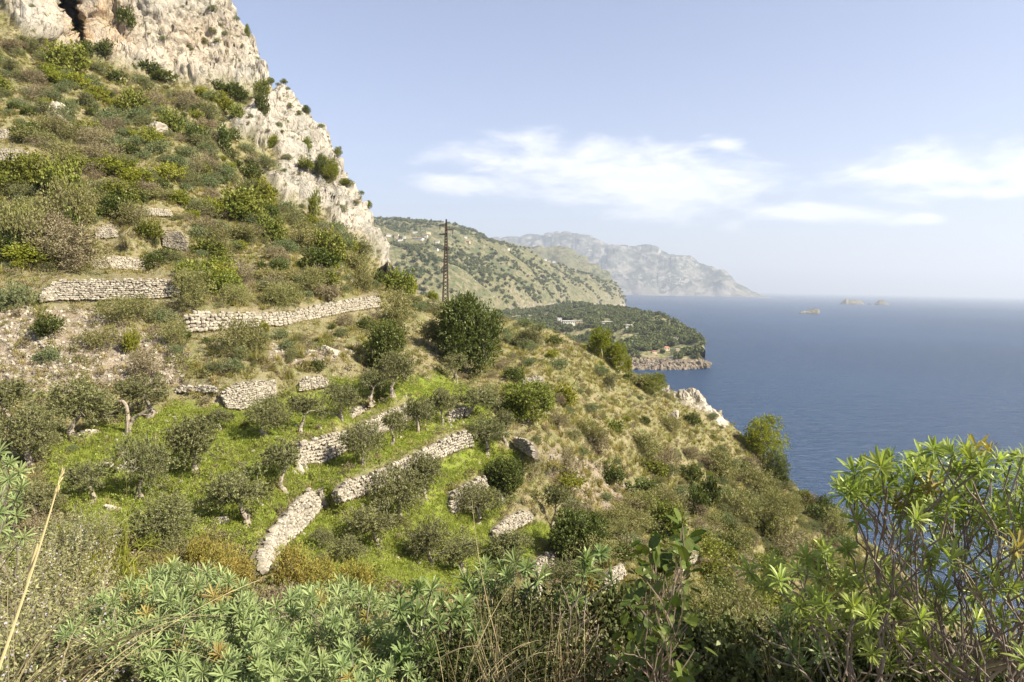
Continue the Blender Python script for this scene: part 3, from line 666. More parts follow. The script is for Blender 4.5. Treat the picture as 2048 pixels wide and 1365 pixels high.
def skeleton(mb, base, tips, r0, m=0, frac=0.45, wob=0.08, n=6, rmin=0.01, sag=0.0):
    """grows forking limbs from a base to the tips; returns the end points"""
    base = np.asarray(base, float)
    def rec(p, tips, r, depth, dirp):
        tips = np.asarray(tips)
        if len(tips) == 1 or depth > 7:
            for t in tips: limb(p, t, r, max(rmin, r * 0.35), dirp)
            return
        cen = tips.mean(0)
        q = p + (cen - p) * frac + rng.normal(size=3).clip(-1.5, 1.5) * wob * 0.5 * np.linalg.norm(cen - p)
        r1 = max(rmin, r * (0.74 if len(tips) < 40 else 0.8))
        limb(p, q, r, r1, dirp)
        c = tips - cen; _, _, vt = np.linalg.svd(c, full_matrices=False)
        s = c @ vt[0]; a = tips[s <= 0]; b_ = tips[s > 0]
        for g_ in (a, b_):
            if len(g_): rec(q, g_, r1 * (0.6 + 0.4 * (len(g_) / len(tips))), depth + 1, q - p)
    def limb(p, q, ra, rb, dirp):
        L = np.linalg.norm(q - p)
        if L < 1e-6: return
        k = 4; t = np.linspace(0, 1, k + 1)[:, None]
        c1 = p + unit(dirp) * L * 0.25
        P = (1 - t) ** 2 * p + 2 * t * (1 - t) * c1 + t ** 2 * q
        P[1:-1] += rng.normal(size=(k - 1, 3)) * L * wob * 0.25
        mb.tube(P, ra + (rb - ra) * t[:, 0], n if ra > 0.03 else max(3, n - 2), m)
    rec(base, tips, r0, 0, np.asarray(tips).mean(0) - base)

def leafy(mb, cen, rad, n, L, W, m=0, shell=0.35, squash=0.8, per=10, up=0.25, spread=0.10):
    """leaf sprays filling the outer part of one lobe of a crown"""
    ns = max(1, n // per)
    d = rand_dirs(ns); d[:, 2] = d[:, 2] * 0.95 + 0.04; d = unit(d)
    rr = rad * (shell + (1 - shell) * rng.random(ns) ** 0.5) * (1 + 0.22 * perlin(d * 2.1 + cen))
    c = cen + d * rr[:, None] * np.array([1, 1, squash])
    sd = unit(d + np.array([0, 0, up]) + rng.normal(size=(ns, 3)) * 0.35)
    c = np.repeat(c, per, 0); sdd = np.repeat(sd, per, 0); k = len(c)
    t = rng.random((k, 1)); c = c + sdd * (t - 0.3) * rad * spread * 3 + rng.normal(size=(k, 3)) * rad * spread * 0.35
    ld = unit(sdd * 0.8 + rand_dirs(k) * 0.75); side = unit(np.cross(ld, rand_dirs(k)))
    mb.leaves(c, ld, side, L * rng.uniform(0.7, 1.3, k), W * rng.uniform(0.7, 1.3, k), m, np.clip(np.repeat(rng.random(ns), per) * 0.5 + rng.random(k) * 0.5, 0, 1))

def crown_lobes(n, flat=0.8, seed_spread=0.6, zc=0.0):
    out = []
    for i in range(n):
        d = rand_dirs(1)[0]; d[2] = abs(d[2]) * 0.9 - 0.15
        out.append(unit(d) * seed_spread * rng.uniform(0.75, 1.1) * np.array([1, 1, flat]) + (0, 0, zc))
    return np.array(out)

# --- olive trees: unit is the metre, crown about 4 m across
def make_olive(nleaf, R_=2.0, trunk_h=1.0, lean=0.3, lobes=9, leafm=None, L=0.15, W=0.055, sparse=0.0):
    root = empty('olive_tree')
    tr = MB(); cr = MB()
    cz = trunk_h + R_ * 0.42
    lb = crown_lobes(lobes, 0.85, R_ * 0.62) + (lean, 0, cz)
    lr = R_ * rng.uniform(0.24, 0.50, lobes)
    fork = np.array([lean * 0.45 + rng.normal() * 0.12, rng.normal() * 0.12, trunk_h * 0.75])
    P = np.array([[0, 0, -0.3], [0.05, 0.03, 0.15], fork * (0.5, 0.5, 0.55) + (rng.normal() * 0.08, rng.normal() * 0.08, 0), fork])
    P = P + rng.normal(size=P.shape) * (0, 0, 0) ; gn = 1 + 0.05 * rng.normal(size=12); tt_ = np.linspace(0, 3, 12); P = np.stack([np.interp(tt_, range(4), P[:, j]) for j in range(3)], 1) + rng.normal(size=(12, 3)) * 0.010
    tr.tube(P, np.interp(tt_, range(4), [0.34, 0.22, 0.17, 0.15]) * R_ / 2 * gn, 8)
    if lobes > 9: tr.tube(P * (1, 1, 1) * np.linspace(0, 1, 12)[:, None] ** 0.5 * (-0.8, 0.9, 1) + (0, 0, -0.1), np.linspace(0.13, 0.07, 12) * R_ / 2, 7)
    tips = []
    for c, r in zip(lb, lr):
        for _ in range(7): tips.append(c + rand_dirs(1)[0] * r * 0.75)
    skeleton(tr, fork, np.array(tips), 0.13 * R_ / 2, 0, 0.42, 0.12, 6, 0.012)
    for c, r in zip(lb, lr): leafy(cr, c, r * 1.12, int(nleaf / lobes), L, W, 0, 0.3, 0.85, 15, 0.3, 0.13)
    obj('trunk', tr.mesh('olive_trunk', [m_bark]), root)
    obj('crown', cr.mesh('olive_crown', [leafm or m_olive]), root)
    return root
# --- shrubs: unit radius 1 m, base at z = 0
def make_shrub(name, nleaf, lobes, L, W, flat=0.8, squash=0.85, spread=0.14, tall=1.0, two=False, stems=14, up=0.3, shell=0.3, mat=None):
    mb = MB(); st = MB() if two else mb
    lb = crown_lobes(lobes, flat, 0.58, 0.42) * (1, 1, tall); lb[:, 2] = np.clip(lb[:, 2], 0.28, None)
    lr = rng.uniform(0.36, 0.58, lobes)
    for c, r in zip(lb, lr): leafy(mb, c, r, int(nleaf / lobes), L, W, 0, shell, squash * tall, 9, up, spread)
    tips = np.concatenate([c + rand_dirs(max(2, stems // lobes)) * r * 0.7 for c, r in zip(lb, lr)])
    skeleton(st, (0, 0, -0.25), tips, 0.05, 0 if two else 1, 0.35, 0.1, 4, 0.006)
    if two:
        root = empty(name); obj('foliage', mb.mesh(name + '_foliage', [mat]), root); obj('stem', st.mesh(name + '_stem', [m_twig]), root); return root
    return mb.mesh(name, [mat or m_grey, m_twig])
def make_tussock(nb, h=0.9, droop=0.5, w=0.018):
    mb = MB(); th = rng.random(nb) * 2 * np.pi; a = rng.beta(1.6, 1.4, nb) * 1.15
    d = np.stack([np.cos(th) * np.sin(a), np.sin(th) * np.sin(a), np.cos(a)], 1); hh = h * rng.uniform(0.6, 1.15, nb)
    b0 = np.stack([np.cos(th), np.sin(th), 0 * th], 1) * rng.uniform(0, 0.22, nb)[:, None]
    side = unit(np.cross(d, [0, 0, 1.0]) + 1e-3); pts = []
    for t, wd in ((0, 1), (0.55, 0.85), (1.0, 0.05)):
        c = b0 + d * (hh * t)[:, None]; c[:, 2] -= droop * t ** 2 * np.sin(a) * hh * 0.9
        pts += [c - side * w * wd, c + side * w * wd]
    Vv = np.stack(pts, 1).reshape(-1, 3); i = np.arange(nb)[:, None] * 6
    F = np.concatenate([i + [0, 1, 3, 2], i + [2, 3, 5, 4]]); rr = rng.random(nb)
    mb.add(Vv, F, 0, np.concatenate([rr, rr])); return mb
OL = [make_olive(9500, 2.0, 0.9, 0.3, 11), make_olive(8000, 1.9, 1.1, -0.35, 10), make_olive(11000, 2.1, 0.8, 0.1, 13), make_olive(5500, 1.7, 1.2, 0.6, 8), make_olive(9000, 2.0, 0.6, -0.1, 11)]
SHR = [make_shrub('shrub_mesh', 5000, 7, 0.075, 0.03), make_shrub('shrub_mesh', 4600, 9, 0.08, 0.03, 0.6, 0.8), make_shrub('shrub_mesh', 5200, 6, 0.07, 0.035, 1.0, 1.0, tall=1.15),
       make_shrub('shrub_mesh', 4200, 8, 0.09, 0.028, 0.7, 0.8, 0.2), make_shrub('shrub_mesh', 4800, 10, 0.075, 0.04, 0.5, 0.7)]
SHB = [make_shrub('leafy_shrub_mesh', 3600, 8, 0.10, 0.065, 0.8, 0.9, 0.12), make_shrub('leafy_shrub_mesh', 3800, 6, 0.10, 0.07, 1.0, 1.0, 0.1, 1.2), make_shrub('leafy_shrub_mesh', 3400, 9, 0.11, 0.06, 0.6, 0.8, 0.14)]
SHT = [make_shrub('twiggy_shrub_mesh', 1700, 7, 0.07, 0.025, 0.8, 0.9, 0.2, 1.0, stems=110, up=0.8), make_shrub('twiggy_shrub_mesh', 1900, 8, 0.07, 0.03, 0.7, 0.9, 0.22, 0.9, stems=120, up=0.9)]
SHP = [make_shrub('spurge_cushion_mesh', 4200, 14, 0.10, 0.035, 0.75, 0.8, 0.08, 0.9, up=0.2, shell=0.6, mat=m_spurge_far), make_shrub('spurge_cushion_mesh', 3800, 12, 0.11, 0.035, 0.65, 0.8, 0.08, 0.8, up=0.2, shell=0.6, mat=m_spurge_far)]
TUS = [make_tussock(n, h, dr, 0.020).mesh('tussock_mesh', [m_tus]) for n, h, dr in ((150, 0.95, 0.6), (120, 0.8, 0.8), (170, 1.1, 0.5), (110, 0.7, 0.9))]

def place_mesh(name, me, P, r, rz=None, sq=(1, 1, 1), mat=None, tilt=None):
    o = bpy.data.objects.new(name, me); col.objects.link(o)
    o.location = P; o.rotation_euler = (rng.normal() * 0.08, rng.normal() * 0.08, rng.random() * 6.28 if rz is None else rz)
    o.scale = (r * sq[0], r * sq[1], r * sq[2])
    if mat is not None and mat.name != me.materials[0].name:
        o.material_slots[0].link = 'OBJECT'; o.material_slots[0].material = mat
    return o
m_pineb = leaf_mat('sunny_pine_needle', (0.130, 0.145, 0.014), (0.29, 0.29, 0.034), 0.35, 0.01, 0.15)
MATS = dict(grey=m_grey, brown=m_brown, green=m_green, dark=m_dark, yellow=m_yel, olive=m_olive, spurge=m_spurge_far, juniper=m_jun, pine=m_pine)

# --- stuff scattered by geometry nodes (ground cover nobody could count)
proto_col = bpy.data.collections.new('ground_cover_sources')
def gn_scatter(name, pts, rots, scl, meshes, kind='stuff', mat=None, label=None):
    """one object: points that carry copies of a few source meshes"""
    pts = np.asarray(pts, np.float32); n = len(pts); idx = rng.integers(0, len(meshes), n)
    me = bpy.data.meshes.new(name); me.vertices.add(n); me.vertices.foreach_set('co', pts.ravel())
    at_ = me.attributes.new('rot', 'FLOAT_VECTOR', 'POINT'); at_.data.foreach_set('vector', np.asarray(rots, np.float32).ravel())
    at_ = me.attributes.new('scl', 'FLOAT', 'POINT'); at_.data.foreach_set('value', np.asarray(scl, np.float32))
    at_ = me.attributes.new('pick', 'INT', 'POINT'); at_.data.foreach_set('value', idx.astype(np.int32))
    o = obj(name, me, kind=kind)
    ng = bpy.data.node_groups.new(name + '_nodes', 'GeometryNodeTree')
    ng.interface.new_socket('Geometry', in_out='INPUT', socket_type='NodeSocketGeometry'); ng.interface.new_socket('Geometry', in_out='OUTPUT', socket_type='NodeSocketGeometry')
    gi = ng.nodes.new('NodeGroupInput'); go = ng.nodes.new('NodeGroupOutput')
    g2i = ng.nodes.new('GeometryNodeGeometryToInstance')
    for me_ in meshes:
        so_ = bpy.data.objects.new(name + '_source', me_); proto_col.objects.link(so_)
        oi = ng.nodes.new('GeometryNodeObjectInfo'); oi.inputs['Object'].default_value = so_; oi.inputs['As Instance'].default_value = True
        ng.links.new(oi.outputs['Geometry'], g2i.inputs[0])
    iop = ng.nodes.new('GeometryNodeInstanceOnPoints'); ng.links.new(gi.outputs[0], iop.inputs['Points']); ng.links.new(g2i.outputs[0], iop.inputs['Instance'])
    iop.inputs['Pick Instance'].default_value = True
    def na(nm, dt):
        a = ng.nodes.new('GeometryNodeInputNamedAttribute'); a.data_type = dt; a.inputs['Name'].default_value = nm; return a.outputs['Attribute']
    ng.links.new(na('pick', 'INT'), iop.inputs['Instance Index'])
    e2r = ng.nodes.new('FunctionNodeEulerToRotation'); ng.links.new(na('rot', 'FLOAT_VECTOR'), e2r.inputs[0]); ng.links.new(e2r.outputs[0], iop.inputs['Rotation'])
    ng.links.new(na('scl', 'FLOAT'), iop.inputs['Scale'])
    ng.links.new(iop.outputs[0], go.inputs[0])
    md = o.modifiers.new('scatter', 'NODES'); md.node_group = ng
    return o
def rrot(n, tilt=0.15): return np.stack([rng.normal(size=n) * tilt, rng.normal(size=n) * tilt, rng.random(n) * 6.28], 1)

def stone_mesh(seed, n=1):
    """an angular block with worn edges"""
    r = np.random.default_rng(seed)
    V0 = np.array([[x, y, z] for z in (-1, 0, 1) for y in (-1, 0, 1) for x in (-1, 0, 1)], float)
    V0 = V0 * (1 - 0.13 * (np.abs(V0).sum(1) - 1).clip(0)[:, None]) * 0.5
    V0 += r.normal(size=V0.shape) * 0.065
    id_ = lambda x, y, z: x + 3 * y + 9 * z
    F = []
    for a in range(2):
        for b_ in range(2):
            F += [[id_(a, b_, 0), id_(a, b_ + 1, 0), id_(a + 1, b_ + 1, 0), id_(a + 1, b_, 0)], [id_(a, b_, 2), id_(a + 1, b_, 2), id_(a + 1, b_ + 1, 2), id_(a, b_ + 1, 2)],
                  [id_(a, 0, b_), id_(a + 1, 0, b_), id_(a + 1, 0, b_ + 1), id_(a, 0, b_ + 1)], [id_(a, 2, b_), id_(a, 2, b_ + 1), id_(a + 1, 2, b_ + 1), id_(a + 1, 2, b_)],
                  [id_(0, a, b_), id_(0, a, b_ + 1), id_(0, a + 1, b_ + 1), id_(0, a + 1, b_)], [id_(2, a, b_), id_(2, a + 1, b_), id_(2, a + 1, b_ + 1), id_(2, a, b_ + 1)]]
    keep = [i for i in range(27) if i != 13]; mp = {k: i for i, k in enumerate(keep)}
    return V0[keep], np.array([[mp[i] for i in f] for f in F])
m_stone = rough_mat('limestone_block', (0.20, 0.175, 0.132), (0.37, 0.33, 0.26), 1.6, 0.8, 7, objvar=0.5)
ST = [stone_mesh(s) for s in range(20, 28)]
ST_ME = [mk_mesh('stone_mesh', v, f, [m_stone]) for v, f in ST]
# ================================================================== DRY STONE WALLS
m_gap = rough_mat('wall_core', (0.10, 0.085, 0.06), (0.17, 0.145, 0.105), 3, 0.5, 9, objvar=0)
def build_wall(w):
    far = w.get('far')
    root = empty('dry_stone_wall'); tag(root, w['label'], 'wall', 'dry stone terrace walls')
    T, B = w['T'], w['B']
    Pt = at(T[:, 0], T[:, 1], T[:, 2] - 0.16); Pb_ = at(B[:, 0], B[:, 1], T[:, 2] - 0.42)
    L = np.concatenate([[0], np.cumsum(np.linalg.norm(np.diff(Pt, axis=0), axis=1))]); tot = L[-1]
    root.location = Pb_[0]
    O = Pb_[0]
    hgt = np.linalg.norm(Pt - Pb_, axis=1).mean()
    area = tot * hgt; cap = 430 if not far else 400
    sz = max(0.24, math.sqrt(area / cap / 0.62))
    ch = sz * 0.66; rows = max(2, int(round(hgt / ch)))
    def P_(s, v):
        a = np.array([np.interp(s, L, Pb_[:, i]) for i in range(3)]); b_ = np.array([np.interp(s, L, Pt[:, i]) for i in range(3)]); return a + (b_ - a) * v
    # core behind the face
    ns = max(4, int(tot / 0.5)); ss = np.linspace(0, tot, ns)
    cen = []
    for s in ss:
        tp = min(0.9, 0.4 + min(s, tot - s) / (hgt * 1.3))
        for v in (-0.15, 0.0, tp * 0.5, tp): cen.append(P_(s, v))
    cen = np.array(cen).reshape(ns, 4, 3)
    tang = np.gradient(cen[:, 1], axis=0); tang[:, 2] = 0; tang = unit(tang); nrm = np.cross(tang, [0, 0, 1.0])
    cam_dir = unit(C0 - cen[:, 1])
    if (nrm * cam_dir).sum() < 0: nrm = -nrm
    core = cen - nrm[:, None] * 0.16
    core2 = core - nrm[:, None] * 0.35
    Vc = np.concatenate([core, core2[:, ::-1]], 1) - O
    k = 8; F = []
    for i in range(ns - 1):
        for j in range(k): F.append([i * k + j, (i + 1) * k + j, (i + 1) * k + (j + 1) % k, i * k + (j + 1) % k])
    F.append([0, 1, 2, 3]); F.append([4, 5, 6, 7]); F.append([0, 3, 4, 7]); e = (ns - 1) * k; F += [[e, e + 3, e + 2, e + 1], [e + 4, e + 7, e + 6, e + 5], [e, e + 7, e + 4, e + 3]]
    obj('wall_core', mk_mesh('wall_core', Vc.reshape(-1, 3), np.array(F), [m_gap]), root)
    stones = []
    for rI in range(rows + 1):
        s = -rng.random() * sz * 0.5
        while s < tot:
            lw = sz * rng.uniform(0.65, 1.5); hh = ch * rng.uniform(0.8, 1.25)
            v = (rI + 0.35 + rng.normal() * 0.12) / rows
            if rI == rows and rng.random() < 0.35: s += lw; continue
            e_ = min(s, tot - s - lw) / (hgt * 1.3)
            if rI / rows > 0.45 + e_ + 0.5 * perlin(np.array([[s * 0.9, rI * 0.7, tot]]))[0] + 0.25: s += lw; continue
            sc_ = min(max(s + lw / 2, 0), tot)
            i = int(np.clip(np.searchsorted(ss, sc_), 0, ns - 1))
            p = P_(sc_, min(v, 1.04)) + nrm[i] * rng.normal() * 0.03
            ang = math.atan2(tang[i][1], tang[i][0])
            stones.append((p, (lw * 1.02, 0.32 * rng.uniform(0.8, 1.2), hh * 1.08), (rng.normal() * 0.09, rng.normal() * 0.14, ang + rng.normal() * 0.12)))
            s += lw
    rng.shuffle(stones) if False else None
    if not far:
        stones_sorted = sorted(stones, key=lambda t: -t[1][0] * t[1][2]); ind, rest = stones_sorted[:295], stones_sorted[295:]
    else: ind, rest = [], stones
    for p, s_, r_ in ind:
        o = bpy.data.objects.new('stone', ST_ME[rng.integers(len(ST_ME))]); col.objects.link(o); o.parent = root
        o.location = p - O; o.scale = s_; o.rotation_euler = r_
    if rest:
        mb = MB()
        for p, s_, r_ in rest:
            v, f = ST[rng.integers(len(ST))]; Rm = np.array(Euler(r_).to_matrix()); mb.add((v * s_) @ Rm.T + (p - O), f)
        obj('small_stonework', mb.mesh('small_stonework', [m_stone]), root, kind='stuff')
    return root
for w in WALLS: build_wall(w)

# ================================================================== LOOSE ROCKS AND RUBBLE
m_rock = rough_mat('weathered_rock', (0.27, 0.24, 0.19), (0.46, 0.405, 0.32), 1.2, 1.0, 5, objvar=0.15, detail=8)
def rock_mesh(seed, ex=(1, 1, 1), n=64, amp=0.3):
    """a limestone block: cut by random planes, then weathered"""
    r = np.random.default_rng(seed + 50)
    th = np.linspace(0, 2 * np.pi, n, endpoint=False); ph = np.linspace(0.02, np.pi * 0.86, n // 2)
    Vv = np.array([[math.sin(p) * math.cos(t), math.sin(p) * math.sin(t), math.cos(p)] for p in ph for t in th])
    nn = unit(r.normal(size=(13, 3))); dd = r.uniform(0.52, 0.9, 13)
    dots = Vv @ nn.T; rad = np.min(np.where(dots > 0.05, dd[None] / np.maximum(dots, 0.05), 9), 1).clip(0.3, 1.25)
    f = fbm(Vv * rad[:, None] * 2.6 + seed * 3.1, 5, ridged=True); g = fbm(Vv * rad[:, None] * (3, 3, 9) + seed, 3, ridged=True)
    Vv = Vv * (rad * (0.78 + amp * f + 0.12 * g))[:, None]
    k = len(ph); F = [[a * n + b_, (a + 1) * n + b_, (a + 1) * n + (b_ + 1) % n, a * n + (b_ + 1) % n] for a in range(k - 1) for b_ in range(n)]
    top = [[0, b_, (b_ + 1) % n] for b_ in range(1, n - 1)]
    return mk_mesh('rock_mesh', Vv * ex, [np.array(F), np.array(top)], [m_rock])
ROCKS = [rock_mesh(i, e) for i, e in enumerate([(1, .7, .8), (1.1, .8, .6), (.8, .8, 1.1), (1.3, .7, .7)])]
def rock(px, py, wpx, hpx, label, i=0, grp=None, sink=0.25):
    P = ground(px, py); D = to_px(P)[2]; r = wpx / 2 / FPX * D; h = hpx / FPX * D
    o = place_mesh('rock', ROCKS[i % 4], P - np.array([0, 0, h * sink]), r, rng.random() * 0.8, (1, 1, h / r * 1.1)); tag(o, label, 'rock', grp); return o
rock(157, 878, 62, 34, 'pale boulder beside the thick olive trunk on the left terrace', 1)
rock(222, 1022, 46, 28, 'whitish boulder in the grass below the forked dead trunk, left part of the terraces', 0)
rock(268, 940, 40, 30, 'rugged rock half hidden behind the lower left olive trees', 3)
rock(235, 1160, 60, 40, 'rough pale rock just above the left spurge bush', 2)
rock(637, 985, 34, 26, 'pale corner stones where the steep wall meets the long straight wall', 1)
rock(648, 1008, 30, 30, 'upright weathered stone at the head of the steep wall', 2)
rock(665, 830, 26, 12, 'flat pale stone in the grass below the fragment of wall', 0)
rock(1393, 800, 60, 34, 'jagged limestone crag on the skyline above the sea', 2)
rock(1428, 838, 50, 44, 'leaning pale limestone crag at the right edge of the skyline rocks', 3)
rock(1362, 800, 40, 26, 'smaller pale rock left of the skyline crags', 0)
rock(1345, 835, 34, 30, 'light rock face among brush below the skyline crags', 1)
rock(845, 612, 50, 14, 'broad flat pale boulder on the ridge beside the pylon foot', 1)
rock(790, 622, 34, 12, 'low pale rock on the ridge right of the long curved wall', 0)
rock(96, 228, 62, 44, 'pale rugged outcrop surrounded by bushes high on the left slope', 1)
rock(126, 258, 44, 40, 'knobbly pale outcrop continuing downhill from the left slope rocks', 0)
rock(305, 262, 44, 34, 'square pale boulder in the tawny grass of the upper slope', 1)
rock(600, 708, 60, 22, 'long pale rock ledge under the long curved wall', 1)
rock(655, 704, 46, 20, 'broken pale ledge end under the long curved wall', 0)
rock(1480, 1190, 22, 12, 'small bright stone on the lower right scrub slope', 0)
rock(1650, 1250, 60, 60, 'pale cliffy rock behind the right spurge branches', 2)
rock(1625, 1215, 34, 30, 'low pale rock left of the cliffy rock at lower right', 3)
rock(1010, 1285, 34, 46, 'whitish rock deep in the foreground twigs', 2)
rock(198, 935, 44, 26, 'low whitish rocks in the grass left of the olive with the bent trunk', 1)
rock(255, 915, 34, 22, 'pale rock just left of the bent olive trunk', 0)
rock(172, 962, 40, 26, 'light stones in scrub at the lower edge of the left terrace', 2)
rock(430, 1045, 40, 26, 'bright rock among olive suckers left of the leaning slim olive', 1)
rock(408, 1060, 26, 18, 'small bright rock beside the rock left of the leaning slim olive', 0)
rock(595, 935, 30, 16, 'pale stones at the left foot of the second terrace wall', 2)
rock(900, 985, 24, 14, 'pale stone at the lower left end of the bright lower wall', 1)
rock(1000, 1000, 26, 22, 'pinkish stone heap right of the bright lower wall', 2)
n_ = 0
for (px, py, s_) in [(700,905,10),(395,1005,16),(640,860,12),(610,850,9),(360,960,14),(585,905,18),(610,935,16),(590,945,14),(700,960,12),(345,880,14),(350,840,12),(460,880,9),(405,960,10),(845,835,16),(815,828,18),(520,1010,14),(770,780,10),(880,795,14),(645,838,14),(700,1130,12),(400,1030,22),(350,1065,18)]:
    rock(px, py, s_, s_ * 0.7, None, n_, None); n_ += 1
RNAMES = ['between olive trunks', ]
_small = [o for o in bpy.data.objects if o.name.startswith('rock') and o.type == 'MESH' and 'label' not in o]
# rubble spread over the scree patches
px1, py1 = scatter_px(SCREE, 1500); px2, py2 = scatter_px(SCREE2, 260); px3, py3 = scatter_px(GREEN, 260); px4, py4 = scatter_px(SCREE3, 120)
RX = np.concatenate([px1, px2, px3, px4]); RY = np.concatenate([py1, py2, py3, py4]); RP = ground(RX, RY)
rub_me = [mk_mesh('rubble_mesh', v, f, [m_stone]) for v, f in ST[:4]]
gn_scatter('rubble', RP, rng.random((len(RP), 3)) * 6.28, rng.uniform(0.10, 0.42, len(RP)) ** 1.3, rub_me)

# ================================================================== LABELLING BY PLACE
LAND = [((215, 575), 'the topmost long wall'), ((560, 640), 'the long curved wall'), ((495, 790), 'the short high wall'), ((700, 860), 'the second terrace wall'), ((830, 930), 'the long straight wall'), ((575, 1060), 'the steep wall by the junipers'),
        ((930, 700), 'the big round carob tree'), ((890, 590), 'the pylon'), ((1212, 690), 'the bright pines'), ((1405, 815), 'the skyline crags'), ((1520, 870), 'the pine over the sea'), ((1010, 950), 'the dark rounded bush'), ((1150, 1070), 'the leafy dark carob'),
        ((1310, 1150), 'the broad-leaved shrub'), ((1050, 800), 'the large dark shrub'), ((145, 40), 'the cave'), ((300, 150), 'the cliff foot'), ((130, 380), 'the tall bright green bush'), ((640, 370), 'the cliff pines'), ((40, 580), 'the rounded spurge bush'), ((100, 690), 'the stony scree patch'),
        ((340, 480), 'the crumbling wall end'), ((1640, 1010), 'the round dark bush'), ((1550, 1050), 'the large brown bush clump'), ((250, 840), 'the dead forked trunk'), ((440, 285), 'the cliff-ledge bushes'), ((740, 500), 'the lower cliff tip'), ((60, 250), 'the upper slope rocks')]
DESC = dict(grey='grey-olive', brown='brownish', green='mid green', dark='dark green', yellow='yellow-green', spurge='pale blue-green', olive='silvery', pine='green')
_pend = []
def pend(o, adj, noun, px, py, cat, group):
    _pend.append((o, adj, noun, px, py)); o['category'] = cat; o['group'] = group
def flush_labels():
    _flush()
    for o, *_ in _pend:
        if len(o['label'].split()) > 16: o['label'] = o['label'].replace('some way ', '', 1) if 'some way' in o['label'] else o['label'].replace('just ', '', 1)
def _flush():
    base = {}
    for o, adj, noun, px, py in _pend:
        d = [((px - l[0][0]) ** 2 + ((py - l[0][1]) * 1.4) ** 2, l) for l in LAND]; dd, l = min(d, key=lambda t: t[0])
        dx, dy = px - l[0][0], (py - l[0][1]) * 1.4
        side = ('right of' if dx > 0 else 'left of') if abs(dx) > abs(dy) else ('below' if dy > 0 else 'above')
        dist = 'just ' if dd < 55 ** 2 else ('some way ' if dd > 130 ** 2 else '')
        base.setdefault(f'{adj} {noun} {dist}{side} {l[1]}', []).append((px, py, o))
    for k, lst in base.items():
        if len(lst) == 1: lst[0][2]['label'] = k; continue
        xs_ = [t[0] for t in lst]; ys_ = [t[1] for t in lst]
        vert = (max(ys_) - min(ys_)) > (max(xs_) - min(xs_)); lst.sort(key=lambda t: t[1] if vert else t[0])
        n = len(lst); w = ['', 'second', 'third', 'fourth', 'fifth', 'sixth', 'seventh', 'eighth', 'ninth', 'tenth']
        for i, t in enumerate(lst):
            if n == 2: q = ['upper', 'lower'][i] if vert else ['left-hand', 'right-hand'][i]
            elif i == 0: q = 'topmost' if vert else 'leftmost'
            elif i == n - 1: q = 'lowest' if vert else 'rightmost'
            elif n < 11: q = w[i + 1 - 0] if i + 1 < len(w) else 'tenth'
            else: q = (w[i + 1] if i + 1 < len(w) else w[min(n - i, 9)] + ' last')
            if 0 < i < n - 1: q = q + (' from top' if vert else ' from left')
            t[2]['label'] = f'{q} {k}' if not (0 < i < n - 1) else f'{k}, {q}'
n_ = 0
for o in _small:
    x, y, _ = to_px(o.location); pend(o, 'small', 'pale stone', float(x), float(y), 'stone', 'loose stones on the terraces')

# ================================================================== TREES AND BUSHES, ONE BY ONE
_first = set()
def put_tree(proto, px, py, wpx, hpx, label, cat='tree', group=None, unit_w=4.0, unit_h=3.6, rz=None, mat=None):
    P = ground(px, py); D = float(to_px(P)[2])
    if id(proto) in _first: o = copy_tree(proto)
    else: o = proto; _first.add(id(proto))
    o.location = P - np.array([0, 0, 0.05]); o.rotation_euler = (0, 0, rng.random() * 6.28 if rz is None else rz)
    lo_ = np.array([[min(c[i] for c in ch.bound_box) for i in range(3)] for ch in proto.children]).min(0); hi_ = np.array([[max(c[i] for c in ch.bound_box) for i in range(3)] for ch in proto.children]).max(0)
    unit_w = (hi_[0] - lo_[0] + hi_[1] - lo_[1]) / 2 * 0.9; unit_h = hi_[2] * 0.97; fat = 0.96 if cat == 'olive tree' else 1.0
    s = wpx * fat / FPX * D / unit_w; sz = hpx * fat / FPX * D / unit_h
    o.scale = (s, s, sz); tag(o, label, cat, group)
    if mat is not None:
        for ch in o.children:
            if ch.name.startswith(('crown', 'foliage')): ch.material_slots[0].link = 'OBJECT'; ch.material_slots[0].material = mat
    return o
OLG = 'olive trees on the terraces'
